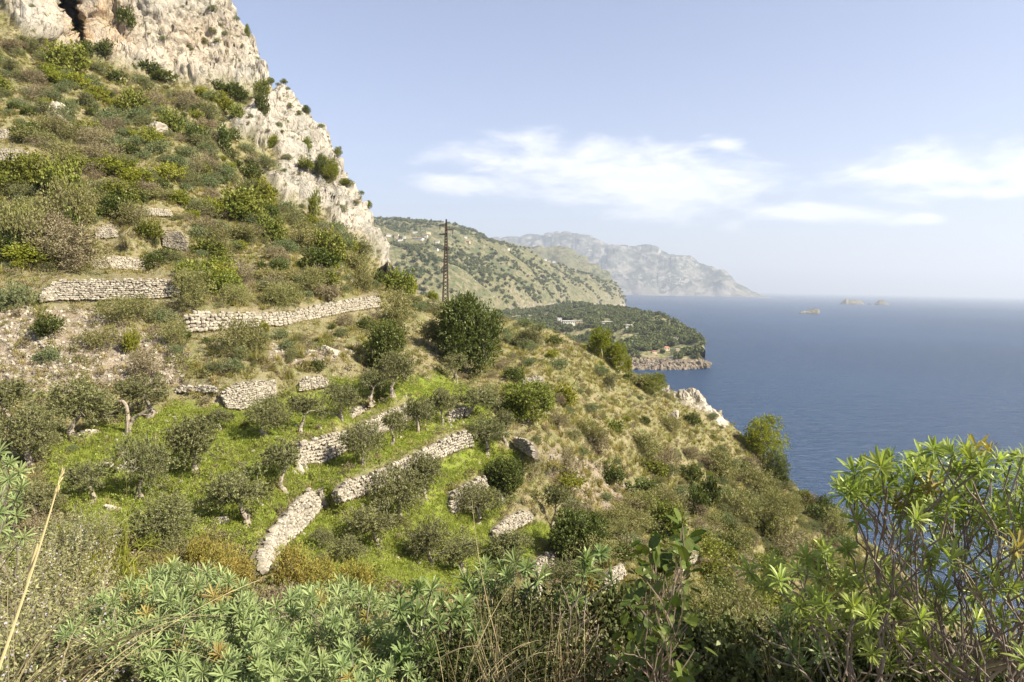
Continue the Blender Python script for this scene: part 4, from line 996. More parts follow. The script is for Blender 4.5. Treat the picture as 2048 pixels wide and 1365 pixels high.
OLIVES = [ # trunk foot x, y, crown width, height
 (148,884,155,135,'large spreading olive with a thick trunk beside the pale boulder'),
 (298,838,110,95,'olive whose grey crown rises behind the dead forked trunk'),
 (60,925,130,130,'dense olive at the left edge of the lowest grassy terrace'),
 (10,860,110,110,'olive cut by the left picture edge above the green terrace'),
 (280,1000,120,150,'olive with a pale bent trunk standing in the shade left of the terraces'),
 (388,947,130,130,'bushy olive with a short forked trunk on bright grass'),
 (492,1056,125,140,'olive with a leaning slim trunk left of the steep wall'),
 (530,876,100,95,'low olive in front of the short high wall'),
 (601,867,78,85,'olive with a thin upright stem between two wall fragments'),
 (680,838,84,85,'neat olive with a slim trunk below the wall fragment'),
 (786,792,92,95,'olive below the dark twin bush, left of the big carob'),
 (740,806,62,78,'thin leaning olive left of the olive below the carob'),
 (726,932,92,100,'dark stemmed olive in front of the second terrace wall'),
 (781,892,66,78,'slight pale olive leaning over the middle terrace path'),
 (836,864,74,84,'crooked olive with bent trunk above the long straight wall'),
 (884,852,60,84,'sparse silvery olive with whitish twigs on the middle terrace'),
 (938,838,100,76,'wide forking olive at the upper end of the middle terrace'),
 (972,908,92,84,'olive leaning over the right end of the long straight wall'),
 (1012,888,66,72,'small olive beside the curved wall end'),
 (798,1042,120,130,'large olive below the long straight wall, trunk in the grass'),
 (850,992,86,96,'slender olive in the middle of the third terrace'),
 (757,1100,110,108,'dark shaded olive on the bright grass right of the steep wall'),
 (955,1046,118,88,'dense low olive in front of the bright lower wall'),
 (1103,1057,70,92,'slender olive with a straight stem near the dark carob'),
 (860,1130,110,105,'grey olive low on the terraces, right of the shaded olive'),
 (1020,1140,120,84,'broad grey olive at the bottom of the terraces'),
 (925,1145,100,95,'olive between the two broad grey olives at the terrace bottom'),
 (325,1100,135,125,'grey-green olive just above the left spurge bush'),
 (572,985,110,108,'bushy olive left of the corner stones'),
 (640,1098,56,50,'small olive growing just right of the steep wall foot'),
 (690,1130,80,60,'low olive sprouts behind the junipers'),
 (450,1000,70,60,'small olive sucker clump between two larger olives'),
 (856,700,56,62,'small olive on the ridge in front of the big carob'),
 (905,762,66,60,'shaded olive at the foot of the big carob'),
 (1220,782,34,40,'thin lone olive on the tussock slope below the ridge'),
 (440,862,60,50,'young olive left of the short high wall'),
 (180,1010,110,95,'greyish olive in the lower left scrub by the whitish boulder'),
 (70,1060,110,110,'olive at the lower left edge above the flowering rosemary'),
 (990,1215,100,90,'grey olive partly behind the single spurge sprig'),
 (1135,1190,110,80,'low olive below the lowest wall fragment'),
 (1060,700,60,48,'low wind-shaped olive on the ridge right of the big carob'),
]
for i, (px, py, w_, h_, lb_) in enumerate(OLIVES): put_tree(OL[i % 5], px, py, w_, h_, lb_, 'olive tree', OLG)

# dead forked trunks
def dead(px, py, hpx, limbs, label):
    P = ground(px, py); D = float(to_px(P)[2]); k = hpx / FPX * D; root = empty('dead_tree', P); tag(root, label, 'dead tree')
    X = np.array([1.0, 0, 0]); Z = np.array([0, 0, 1.0])
    for i, (nm, pts, r) in enumerate(limbs):
        mb = MB(); Pp = [X * a * k + Z * b_ * k + np.array([0, 0.1 * math.sin(a * 5 + b_ * 3), 0]) for a, b_ in pts]; n_p = len(Pp)
        t_ = np.linspace(0, 1, n_p * 3); idx = np.linspace(0, 1, n_p); Pp = np.stack([np.interp(t_, idx, np.array(Pp)[:, j]) for j in range(3)], 1)
        mb.tube(Pp, np.interp(t_, [0, 1], [r * k, r * k * 0.4]) * (1 + 0.15 * rng.normal(size=len(t_))), 8); obj(nm, mb.mesh('dead_' + nm, [m_dead]), root)
dead(257, 868, 66, [('trunk', [(0, -0.1), (-0.02, 0.3), (-0.05, 0.6), (-0.06, 0.85), (-0.16, 1.0), (-0.32, 1.0)], 0.085), ('limb', [(0.0, 0.22), (0.15, 0.5), (0.4, 0.62), (0.62, 0.78)], 0.075), ('limb', [(0.35, 0.6), (0.5, 0.62), (0.7, 0.6)], 0.03)], 'dead bleached tree trunk forking into two bare limbs on the left terrace')
dead(913, 768, 28, [('trunk', [(0, 0), (0.05, 0.35), (-0.05, 0.65), (-0.18, 1.0)], 0.05)], 'small twisted pale dead stem right of the big carob trunk')
dead(362, 722, 30, [('trunk', [(-0.3, 0), (0.0, 0.3), (0.5, 0.55), (0.8, 0.5)], 0.05), ('limb', [(0.1, 0.35), (0.2, 0.8), (0.6, 1.0)], 0.035)], 'small grey dead branch lying right of the scree patch')
# big rounded trees with leafy parts
def make_round(name, nleaf, lobes, R_, th, leafm, L, W, squash=0.9, trunk_r=0.25, shell=0.35, flat=0.85):
    root = empty(name); tr = MB(); cr = MB()
    lb = crown_lobes(lobes, flat, R_ * 0.60); k_ = lobes // 3; lb[:k_, 2] = -np.abs(lb[:k_, 2]) - R_ * 0.12; lb += (0, 0, th + R_ * 0.62); lr = R_ * rng.uniform(0.30, 0.46, lobes)
    fork = np.array([0.1, 0, th]); tr.tube([[0, 0, -0.4], [0.05, 0, th * 0.5], fork], [trunk_r * 1.3, trunk_r, trunk_r * 0.8], 8)
    skeleton(tr, fork, np.concatenate([c + rand_dirs(6) * r * 0.7 for c, r in zip(lb, lr)]), trunk_r * 0.8, 0, 0.42, 0.1, 6, 0.015)
    for c, r in zip(lb, lr): leafy(cr, c, r, int(nleaf / lobes), L, W, 0, shell, squash, 10, 0.1, 0.12)
    obj('trunk', tr.mesh(name + '_trunk', [m_bark]), root); obj('crown', cr.mesh(name + '_crown', [leafm]), root); return root
carob = make_round('carob_tree', 34000, 36, 4.0, 1.1, m_dark, 0.20, 0.12)
put_tree(carob, 932, 752, 138, 172, 'big round dense carob tree standing on the ridge end of the terraces', 'carob tree', None, 8.0, 8.2, 0.4)
carob2 = make_round('carob_tree', 20000, 26, 3.0, 0.4, m_dark, 0.18, 0.11)
put_tree(carob2, 772, 742, 88, 108, 'dark carob left of the big round one', 'carob tree', None, 6.0, 5.6, 1.0)
put_tree(carob2, 1152, 1128, 118, 118, 'leafy dark carob at the right end of the lowest terraces', 'carob tree', None, 6.0, 5.6, 2.6)
put_tree(carob2, 1010, 992, 88, 84, 'dark rounded bush between the straight wall and the bright lower wall', 'bush', None, 6.0, 5.2, 4.2)
put_tree(carob2, 1052, 846, 108, 84, 'large dark olive-green shrub on the left part of the tussock slope', 'bush', None, 6.0, 5.2, 5.2, m_green)
# pines: dense clumped needles
pineA = make_round('pine_tree', 18000, 20, 2.6, 0.5, m_pine, 0.15, 0.065, 0.85, 0.16, 0.45, 1.0)
pineB = make_round('pine_tree', 15000, 14, 2.0, 0.2, m_pine, 0.15, 0.065, 1.3, 0.14, 0.45, 1.3)
put_tree(pineB, 1203, 716, 54, 66, 'left and taller of the two touching bright green pines on the slope edge', 'pine tree', None, 4.0, 5.0, 0, m_pineb)
put_tree(pineB, 1231, 738, 46, 58, 'right-hand one of the two touching bright green pines on the slope edge', 'pine tree', None, 4.0, 5.0, 2, m_pineb)
put_tree(pineB, 1253, 748, 20, 38, 'small narrow pine right of the two touching bright pines', 'pine tree', None, 4.0, 5.0, 3, m_pineb)
put_tree(pineA, 1528, 925, 92, 96, 'bright green umbrella-like pine leaning out over the sea', 'pine tree', None, 5.2, 5.2, 1, m_pineb)
put_tree(pineA, 1553, 962, 54, 60, 'darker pine below the one leaning over the sea', 'pine tree', None, 5.2, 5.2, 2.5, m_dark)
put_tree(pineA, 1305, 790, 62, 46, 'rounded dark green bush on the skyline left of the crags', 'bush', None, 5.2, 5.2, 0.5, m_green)
put_tree(pineA, 1318, 764, 26, 24, 'small dark pine tip poking above the skyline near the crags', 'pine tree', None, 5.2, 5.2, 0.9, m_dark)
for (px, py, w_, h_, lb_) in [(652,382,42,52,'largest pine on the cliff edge above the rock notch'),(661,328,18,22,'small round pine perched high on the cliff edge'),(634,374,30,46,'dark pine left of the largest cliff-edge pine'),(683,392,34,16,'low bush trailing along the cliff edge below the pines'),
        (723,420,14,17,'tiny lone pine lowest on the cliff edge'),(606,240,18,18,'small dark pine on the cliff ridge below its upper step'),(538,184,16,13,'little pine on the skyline just under the tall cliff'),(562,192,16,10,'tiny bush on the skyline at the cliff step'),(488,92,12,26,'small bush on the bare skyline of the tall cliff')]:
    put_tree(pineA, px, py, w_, h_, lb_, 'pine tree' if 'pine' in lb_ and 'bush' not in lb_ else 'bush', 'small trees along the cliff edge', 5.2, 5.0, rng.random() * 6, m_pine if 'dark' not in lb_ else m_dark)

def bush(px, py, wpx, hpx, kind, label, meshes=None, name='shrub'):
    P = ground(px, py); D = float(to_px(P)[2]); r = wpx / 2 / FPX * D; h = hpx / FPX * D
    ms = meshes or (SHB if kind in ('green', 'dark', 'yellow') else SHR)
    if kind == 'spurge': ms = SHP
    r = r / 0.98; o = place_mesh(name, ms[rng.integers(len(ms))], P - np.array([0, 0, h * 0.08]), r, sq=(1, 1, h / r / 1.15), mat=MATS[kind])
    tag(o, label, 'shrub' if name == 'shrub' else name.replace('_', ' ')); return o
BUSH = [
 (38,612,82,62,'spurge','rounded blue-green spurge bush at the left end of the topmost wall'),
 (102,668,66,42,'dark','dark flat-topped bush alone on the stony scree'),
 (95,720,64,38,'spurge','pale blue-green cushion below the dark bush on the scree'),
 (215,100,0,0,'dark',None),
 (405,620,90,62,'grey','broad olive-brown bush hiding the gap between the two long walls'),
 (485,712,110,88,'grey','large fluffy grey bush hanging in front of the long curved wall'),
 (530,668,22,30,'yellow','small bright green sprig against the long curved wall'),
 (265,640,120,56,'grey','wide grey bush spreading below the topmost wall'),
 (215,690,80,50,'grey','loose grey bush on the right of the scree'),
 (262,700,34,56,'yellow','bright yellow-green shrub standing in the grey bushes right of the scree'),
 (325,640,60,40,'spurge','blue-green spurge beneath the right end of the topmost wall'),
 (352,690,60,50,'grey','low olive bush left of the curved wall foot'),
 (300,750,80,40,'brown','brown twiggy brush below the scree'),
 (560,612,90,50,'grey','olive-grey bush along the top of the curved wall'),
 (470,612,70,46,'grey','bush of grey foliage above the left end of the curved wall'),
 (650,600,60,44,'brown','brownish bush above the rising part of the curved wall'),
 (690,650,36,30,'brown','small thorny bush rooted in the curved wall'),
 (130,470,110,120,'grey','very large grey-green bush at the left above the topmost wall'),
 (30,520,130,150,'grey','huge olive-coloured bush on the left picture edge'),
 (125,400,90,90,'green','tall bright green bush high on the left slope'),
 (45,380,100,70,'green','wide green bush left of the tall bright green bush'),
 (135,505,80,80,'dark','dark hollow-looking bush below the tall bright green bush'),
 (60,460,60,50,'yellow','yellow-green leafy patch on the huge left bush'),
 (440,302,42,50,'dark','dark upright bush at the right end of the cliff-ledge bushes'),
 (395,290,60,44,'dark','dark bush in the middle of the cliff-ledge bushes'),
 (345,270,56,52,'green','green bush at the left end of the cliff-ledge bushes'),
 (400,348,44,30,'green','mid green bush below the cliff-ledge bushes'),
 (270,230,62,56,'green','rounded olive-green bush on the open upper slope'),
 (245,72,44,40,'dark','dark bush growing from the bare face of the tall cliff'),
 (212,118,44,36,'dark','dark bush at the cliff foot right of the cave'),
 (168,112,46,34,'dark','dark bush directly below the cave mouth'),
 (130,150,90,60,'green','wide green bush on the slope below the cave'),
 (330,170,60,26,'dark','low dark bush along the foot of the tall cliff'),
 (290,150,60,26,'dark','second low dark bush left along the tall cliff foot'),
 (514,250,34,46,'dark','dark drooping bush on the rock step between the two cliffs'),
 (469,255,34,36,'green','green bush left of the drooping bush on the rock step'),
 (520,205,34,30,'green','green bush at the foot of the tall cliff corner'),
 (467,195,40,30,'dark','dark thicket at the right foot of the tall cliff'),
 (545,298,22,20,'yellow','small bright yellow-green bush on the lower cliff'),
 (600,312,22,26,'green','green bush halfway along the lower cliff edge'),
 (592,360,40,28,'green','flat green bush on the lower cliff band'),
 (500,338,32,22,'dark','small dark bush left of the lower cliff bands'),
 (628,440,30,60,'green','creeping green bush climbing down the lower cliff'),
 (480,440,110,70,'green','big leafy green bush group below the lower cliff'),
 (520,410,60,50,'yellow','yellow-green bush touching the foot of the lower cliff'),
 (430,430,60,40,'yellow','yellow-green bush left of the leafy green group'),
 (540,490,70,60,'green','green bush right below the leafy green group'),
 (600,500,80,60,'grey','grey-green bush under the middle of the lower cliff'),
 (655,520,80,60,'green','bush of mixed green leaves near the lower cliff tip'),
 (700,540,70,50,'grey','grey bush close under the lower cliff tip'),
 (656,560,24,22,'spurge','small blue-green spurge high above the curved wall'),
 (730,585,60,44,'grey','olive bush on the ridge shoulder beneath the cliff tip'),
 (800,592,70,50,'green','green bush on the ridge between cliff tip and pylon'),
 (820,590,34,36,'yellow','bright yellow-green bush on the ridge left of the pylon'),
 (864,604,22,24,'yellow','little yellow-green tree on the ridge touching the pylon foot'),
 (790,650,90,56,'grey','grey bush in front of the ridge, left of the small ridge olive'),
 (770,682,60,40,'green','green bush behind the dark twin carob'),
 (1135,812,60,46,'yellow','rounded yellow-green bush on the tussock slope'),
 (1235,868,62,28,'green','flat green bush in the middle of the right slope'),
 (1110,858,56,36,'brown','grey-brown heather mound right of the curved wall end'),
 (1340,862,50,36,'grey','grey bush below the skyline crags'),
 (1270,770,60,34,'grey','grey bush along the slope edge right of the small narrow pine'),
 (1640,1030,52,40,'dark','round dark bush standing out against the water'),
 (1608,1010,44,34,'green','green bush left of the round dark bush by the water'),
 (1540,1080,90,80,'grey','large brown-green bush clump at the right slope edge'),
 (1480,1040,90,80,'grey','left half of the large brown-green bush clump'),
 (1500,980,90,60,'grey','upper bush of the clump below the pine over the sea'),
 (1420,1010,50,60,'dark','tall dark bush left of the large brown-green clump'),
 (1395,1040,50,70,'dark','darkest bush in the gully left of the brown-green clump'),
 (1470,1110,90,70,'grey','rounded bush directly below the brown-green clump'),
 (1570,1105,90,56,'brown','brown heathery bush near the right slope edge'),
 (1680,1080,80,50,'grey','scrubby bush on the skyline right of the brown heathery bush'),
 (1640,1105,34,30,'yellow','bright green cushion beneath the skyline bush at right'),
 (1345,1008,36,26,'spurge','blue-green spurge cushion in the middle right slope'),
 (1285,970,34,22,'spurge','pale spurge cushion on bare soil of the right slope'),
 (1072,884,22,16,'spurge','small spurge cushion at the curved wall end'),
 (1213,1002,30,22,'spurge','spurge cushion beside the bare soil patch'),
 (1130,950,70,44,'brown','brown brush patch right of the dark rounded bush'),
 (1200,905,80,50,'brown','wide brown heather patch in the mid right slope'),
 (1290,905,80,46,'grey','grey brush patch below the flat green bush'),
 (1440,1190,80,40,'dark','dark shaded bush above the right spurge branches'),
 (1440,950,90,56,'grey','grey brush on the upper right slope under the crags'),
 (1250,1060,80,60,'grey','grey brush between the dark carob and the broad-leaved shrub'),
 (1330,1080,80,70,'green','green bush just above the broad-leaved shrub'),
 (405,1140,70,90,'juniper','yellowish juniper left of the steep wall foot'),
 (448,1160,84,90,'juniper','tallest yellow-brown juniper just left of the steep wall'),
 (575,1190,100,80,'juniper','broad yellow-brown juniper right of the steep wall foot'),
 (640,1200,100,90,'juniper','yellowish juniper behind the right spurge mound'),
 (700,1200,90,80,'juniper','rightmost yellow-brown juniper at the terrace bottom'),
 (340,1150,30,60,'juniper','narrow orange-brown juniper sprig above the left spurge'),
 (120,1130,90,80,'yellow','yellow-green bush behind the long dry stalk'),
 (165,1190,60,90,'yellow','upright yellow-green bush left of the spurge mound'),
 (30,1120,70,60,'spurge','blue-green spurge peeking out at the lower left edge'),
 (130,1085,60,40,'spurge','pale spurge behind the yellow-green bush at lower left'),
 (470,1180,100,80,'juniper','low yellow-brown juniper closing the gap above the left spurge'),
]
for b_ in BUSH:
    if b_[5]: bush(*b_)
# ---- scattered scrub
UP = [(-60,70),(60,95),(148,118),(236,140),(350,175),(450,185),(505,200),(462,235),(430,258),(495,295),(545,318),(520,372),(560,412),(640,445),(700,482),(755,552),(770,600),(700,592),(571,620),(440,620),(365,600),(356,552),(110,552),(70,540),(-60,560)]
MIDL = [(370,668),(560,662),(700,640),(740,660),(740,730),(560,760),(380,760),(300,700)]
RIDGE = [(770,600),(880,615),(1000,640),(1110,672),(1110,720),(1000,740),(870,640),(780,650)]
RSLOPE = [(1000,660),(1110,675),(1180,700),(1250,752),(1330,790),(1450,850),(1530,930),(1600,995),(1700,1062),(1850,1190),(1900,1300),(1500,1360),(1250,1290),(1180,1150),(1120,1030),(1090,900),(1000,790),(960,740)]
RLOW = [(1330,900),(1530,930),(1600,995),(1700,1062),(1850,1190),(1930,1300),(1500,1360),(1250,1290),(1180,1150),(1250,1050)]
LLOW = [(-60,930),(90,900),(110,1010),(220,1090),(360,1110),(480,1120),(500,1200),(300,1260),(-60,1240)]
BLOW = [(480,1190),(700,1180),(960,1185),(1080,1150),(1180,1150),(1250,1290),(1200,1360),(480,1360)]
TOPC = [(330,0),(430,0),(520,150),(500,170),(400,100)]
def scrub(poly, n, mixk, rmin, rmax, grp, mind=18, flat=(0.7, 1.2), mask=None, power=1.6):
    X, Y = scatter_px(poly, n * 5, mask); got = []
    for x, y in zip(X, Y):
        if len(got) >= n: break
        k = int(np.clip((x - gx[0]) / (gx[1] - gx[0]), 0, NX - 1)); yy = int(np.clip((y - 1560) / (sil[k] - 1560) * (NY - 1), 0, NY - 1))
        if z_wall_s[yy, k] > 0.05 or near_wall(np.array([x]), np.array([y]), 55 if y > 900 else 24)[0]: continue
        if any((x - a) ** 2 + (y - b_) ** 2 < mind ** 2 for a, b_ in got): continue
        got.append((x, y))
    P = ground(np.array([g[0] for g in got]), np.array([g[1] for g in got]))
    kinds = list(mixk); pr = np.array([mixk[k] for k in kinds], float); pr /= pr.sum()
    for (x, y), p in zip(got, P):
        kd = kinds[rng.choice(len(kinds), p=pr)]; r = rmin + (rmax - rmin) * rng.random() ** power
        if kd == 'tussock': r = rng.uniform(0.8, 1.5)
        if kd == 'spurge': r = min(r, 1.0)
        SCRUB.append((r / float(to_px(p)[2]), kd, r, p, x, y, rmin, rmax, flat, grp))
SCRUB = []
def mesh_mat(kd):
    if kd == 'twiggy': return SHT, m_brown
    return (SHB if kd in ('green', 'dark', 'yellow') else (SHP if kd == 'spurge' else SHR)), MATS[kd]
def flush_scrub(limit):
    """the shrubs that show largest become things of their own, the rest one undergrowth object"""
    sh = sorted([t for t in SCRUB if t[1] != 'tussock'], key=lambda t: -t[0]); tu = sorted([t for t in SCRUB if t[1] == 'tussock'], key=lambda t: -t[0])
    for _, kd, r, p, x, y, rmin, rmax, flat, grp in tu[:280]:
        o = place_mesh('grass_tussock', TUS[rng.integers(4)], p - np.array([0, 0, 0.08]), r); pend(o, str(rng.choice(['tawny', 'straw-coloured', 'yellowish'])), 'grass tussock', x, y, 'grass tussock', 'grass tussocks ' + grp)
    for _, kd, r, p, x, y, rmin, rmax, flat, grp in sh[:limit]:
        ms, mt = mesh_mat(kd)
        o = place_mesh('shrub', ms[rng.integers(len(ms))], p - np.array([0, 0, r * 0.12]), r, sq=(rng.uniform(0.75, 1.5), rng.uniform(0.7, 1.2), rng.uniform(*flat)), mat=mt)
        adj = ('small ' if r < 0.9 else ('large ' if r > 1.6 else '')) + ('bare twiggy' if kd == 'twiggy' else DESC[kd])
        pend(o, adj, 'shrub', x, y, 'shrub', 'shrubs ' + grp)
    rest = sh[limit:]; by = {}
    for t in rest: by.setdefault(t[1], []).append(t)
    meshes = []; pts = []; sc_l = []; pick = []
    for i, (kd, l) in enumerate(by.items()):
        ms, mt = mesh_mat(kd); me = ms[0].copy(); me.materials[0] = mt; meshes.append(me)
        for t in l: pts.append(t[3] - np.array([0, 0, t[2] * 0.12])); sc_l.append(t[2]); pick.append(i)
    if pts:
        o = gn_scatter('undergrowth', pts, rrot(len(pts), 0.1), sc_l, meshes)
        o.data.attributes['pick'].data.foreach_set('value', np.array(pick, np.int32))
scrub(UP, 560, dict(grey=5, brown=2.0, green=2.4, dark=1.2, yellow=1.1, twiggy=1.6, tussock=1.8), 0.7, 3.0, 'in the scrub between the cliff and the top walls', 11)
scrub(MIDL, 34, dict(grey=3, brown=2, green=1, tussock=3), 0.5, 1.3, 'under the long curved wall', 20)
scrub(RIDGE, 50, dict(grey=3, green=1, yellow=1, tussock=2), 0.7, 2.0, 'on the ridge around the pylon', 13)
scrub(RSLOPE, 230, dict(grey=2.4, brown=1.2, green=1.8, yellow=0.7, spurge=1.2, twiggy=1, dark=0.4), 0.5, 2.0, 'on the tussock slope above the sea', 17, power=2)
scrub(RLOW, 230, dict(grey=4, brown=2.0, green=1.8, dark=1.3, yellow=0.5, spurge=0.4), 0.9, 2.7, 'low on the slope above the sea', 16)
scrub(LLOW, 60, dict(grey=3, green=1, brown=1, olive=2, yellow=0.5), 0.4, 1.1, 'on the lower left slope', 30)
scrub(BLOW, 60, dict(grey=3, brown=2, green=1, olive=1), 0.4, 1.1, 'behind the foreground plants', 30)
scrub(CLIFF_UP, 44, dict(green=1, grey=1.5, dark=0.5), 0.5, 1.1, 'clinging to the tall cliff', 24, mask=None)
scrub(TOPC, 16, dict(green=1, grey=1.5), 0.6, 1.4, 'near the skyline of the tall cliff', 20)
scrub(CLIFF_LOW, 46, dict(green=1.4, grey=1.2, dark=0.5), 0.4, 1.2, 'clinging to the lower cliff', 14)
scrub(GREEN, 18, dict(grey=1, green=1, olive=1, spurge=0.5), 0.3, 0.7, 'on the grassy terraces', 40)
# individually visible tussocks on the open slope
scrub(RSLOPE, 170, dict(tussock=1), 1, 1, 'on the open slope', 15)
scrub(MIDL, 24, dict(tussock=1), 1, 1, 'under the curved wall', 16)

flush_scrub(215)

# ================================================================== GROUND COVER
def cover(name, poly, n, meshes, smin, smax, mask=None, tilt=0.2):
    X, Y = scatter_px(poly, n, mask); P = ground(X, Y)
    gn_scatter(name, P, rrot(n, tilt), rng.uniform(smin, smax, n), meshes)
tuft_g = [make_tussock(26, 0.22, 0.9, 0.016).mesh('grass_tuft_mesh', [m_grassg]) for _ in range(3)]
tuft_d = [make_tussock(30, 0.42, 0.8, 0.018).mesh('dry_tuft_mesh', [m_grassd]) for _ in range(3)]
tuft_t = [make_tussock(60, 0.75, 0.7, 0.022).mesh('tussock_small_mesh', [m_tus]) for _ in range(3)]
lowsc = [make_shrub('low_scrub_mesh', 260, 3, 0.16, 0.08, stems=3, mat=m_) for m_ in (m_grey, m_brown, m_green)]
herb = [make_shrub('herb_mesh', 160, 3, 0.12, 0.07, 0.4, 0.5, stems=3, mat=m_grassg)]
free = np.clip(1 - z_wall_s * 2 - z_cliff * 0.93, 0, 1)
ALL = [(-260,1560),(-260,-300),(700,-300),(2260,1500),(2260,1560)]
patch = np.clip(fbm(np.stack([GXX / 60, GYY / 45, GXX * 0], -1), 3) * 2.2 + 0.5, 0.03, 1)
cover('green_grass', ALL, 26000, tuft_g, 0.5, 1.3, z_green * free * patch)
cover('terrace_herbs', ALL, 1500, herb, 0.3, 0.8, z_green * free * (1 - patch) ** 2)
cover('dry_grass', ALL, 26000, tuft_d, 0.5, 1.4, (1 - z_green * 0.93) * free * (1 - 0.35 * z_scree))
cover('low_tussock_grass', RSLOPE, 2600, tuft_t, 0.5, 1.3, free * patch)
cover('upper_tussock_grass', UP, 2200, tuft_t, 0.5, 1.2, free * patch * (1 - z_scree))
cover('low_ground_scrub', ALL, 12000, lowsc, 0.3, 0.8, (1 - z_green * 0.96) * free * (1 - z_belowwall) * (1 - patch * 0.7) * (1 - 0.25 * z_scree))
cover('cliff_ledge_plants', ALL, 2000, lowsc, 0.15, 0.5, z_cliff * np.clip(fbm(np.stack([GXX / 25, GYY / 18, GXX * 0 + 8], -1), 3) * 4 - 0.3, 0, 1) * (1 - z_cave))

herb_small = [make_shrub('wall_herb_mesh', 120, 3, 0.10, 0.06, 0.4, 0.5, stems=3, mat=m_green)]
herb_small[0].transform(Matrix.Scale(0.35, 4))
wp = []
for w in WALLS:
    T, B = w['T'], w['B']
    for arr, off, dens in ((T, -1.5, 0.5), (B, 2.0, 0.8)):
        L_ = np.concatenate([[0], np.cumsum(np.hypot(*np.diff(arr[:, :2], axis=0).T))]); n = int(L_[-1] * dens)
        s_ = rng.random(n) * L_[-1]; keep = perlin(np.stack([s_ / 14, s_ * 0 + L_[-1], s_ * 0 + off], 1)) > -0.25; s_ = s_[keep]
        x = np.interp(s_, L_, arr[:, 0]) + rng.normal(size=len(s_)) * 1.5; y = np.interp(s_, L_, arr[:, 1]) + off + rng.normal(size=len(s_)) * 1.2; wp.append(ground(x, y) + (0.0, -0.15, -0.05))
wp = np.concatenate(wp)
gn_scatter('wall_foot_weeds', wp, rrot(len(wp), 0.25), rng.uniform(0.3, 0.9, len(wp)), tuft_d[:2] + tuft_g[:2] + herb_small)
# ================================================================== LATTICE PYLON BEYOND THE RIDGE
m_rust = rough_mat('rusty_steel', (0.035, 0.026, 0.020), (0.065, 0.046, 0.034), 2, 0.1, objvar=0)
m_glass = rough_mat('insulator_glaze', (0.10, 0.12, 0.13), (0.16, 0.19, 0.20), 2, 0, objvar=0)
def pylon():
    D = 136.0; s = D / FPX
    bw = at(890.8, 612, D); F2 = FULL.reshape(-1, 3); d2 = (F2[:, 0] - bw[0]) ** 2 + (F2[:, 1] - bw[1]) ** 2
    gz = F2[np.argmin(d2), 2]; top = at(892.5, 440, D); base = np.array([bw[0], bw[1], gz - 0.3]); H = top[2] - base[2]
    root = empty('lattice_pylon', base); tag(root, 'rusty lattice steel pylon with short offset arms rising beyond the ridge', 'pylon')
    hw = lambda z: np.interp(z, [0, H * 0.8, H * 0.96, H], [5.8 * s, 2.0 * s, 1.1 * s, 0.35 * s]) * 1.08
    for sx_ in (-1, 1):
        for sy_ in (-1, 1):
            mb = MB(); zs = np.linspace(0, H, 12); mb.tube([[sx_ * hw(z), sy_ * hw(z), z] for z in zs], 0.10, 4); obj('leg', mb.mesh('pylon_leg', [m_rust]), root)
    mb = MB(); z = 0.0
    while z < H * 0.95:
        h = max(0.55, hw(z) * 1.7); a, b_ = hw(z), hw(min(z + h, H))
        for ax in (0, 1):
            for sd in (-1, 1):
                p = [[-a, sd * a, z], [b_, sd * b_, z + h]]; q = [[a, sd * a, z], [-b_, sd * b_, z + h]]
                if ax: p = [[v[1], v[0], v[2]] for v in p]; q = [[v[1], v[0], v[2]] for v in q]
                mb.tube(p, 0.045, 4); mb.tube(q, 0.045, 4)
        z += h
    obj('bracing', mb.mesh('pylon_bracing', [m_rust]), root)
    zz = lambda py: H * (612 - py) / (612 - 440) * 0.995
    for (py, xa, xb) in [(449, -13.5, 1.0), (457, -1, 14), (465, -13, 3), (490, -7, 7)]:
        mb = MB(); mb.tube([[xa * s, 0, zz(py)], [xb * s, 0, zz(py)]], 0.11, 4); mb.tube([[xa * s * 0.9, 0, zz(py)], [0, 0, zz(py - 3)]], 0.03, 4) if abs(xa) > 8 else None
        obj('crossarm', mb.mesh('pylon_crossarm', [m_rust]), root)
    for (py, xa) in [(449, -12.5), (457, 13)]:
        mb = MB(); zt = zz(py)
        for k in range(5): mb.tube([[xa * s, 0, zt - 0.15 - k * 0.16], [xa * s, 0, zt - 0.24 - k * 0.16]], [0.15, 0.08], 8)
        mb.tube([[xa * s, 0, zt], [xa * s, 0, zt - 1.0]], 0.025, 4); obj('insulator', mb.mesh('pylon_insulator', [m_glass]), root)
pylon()

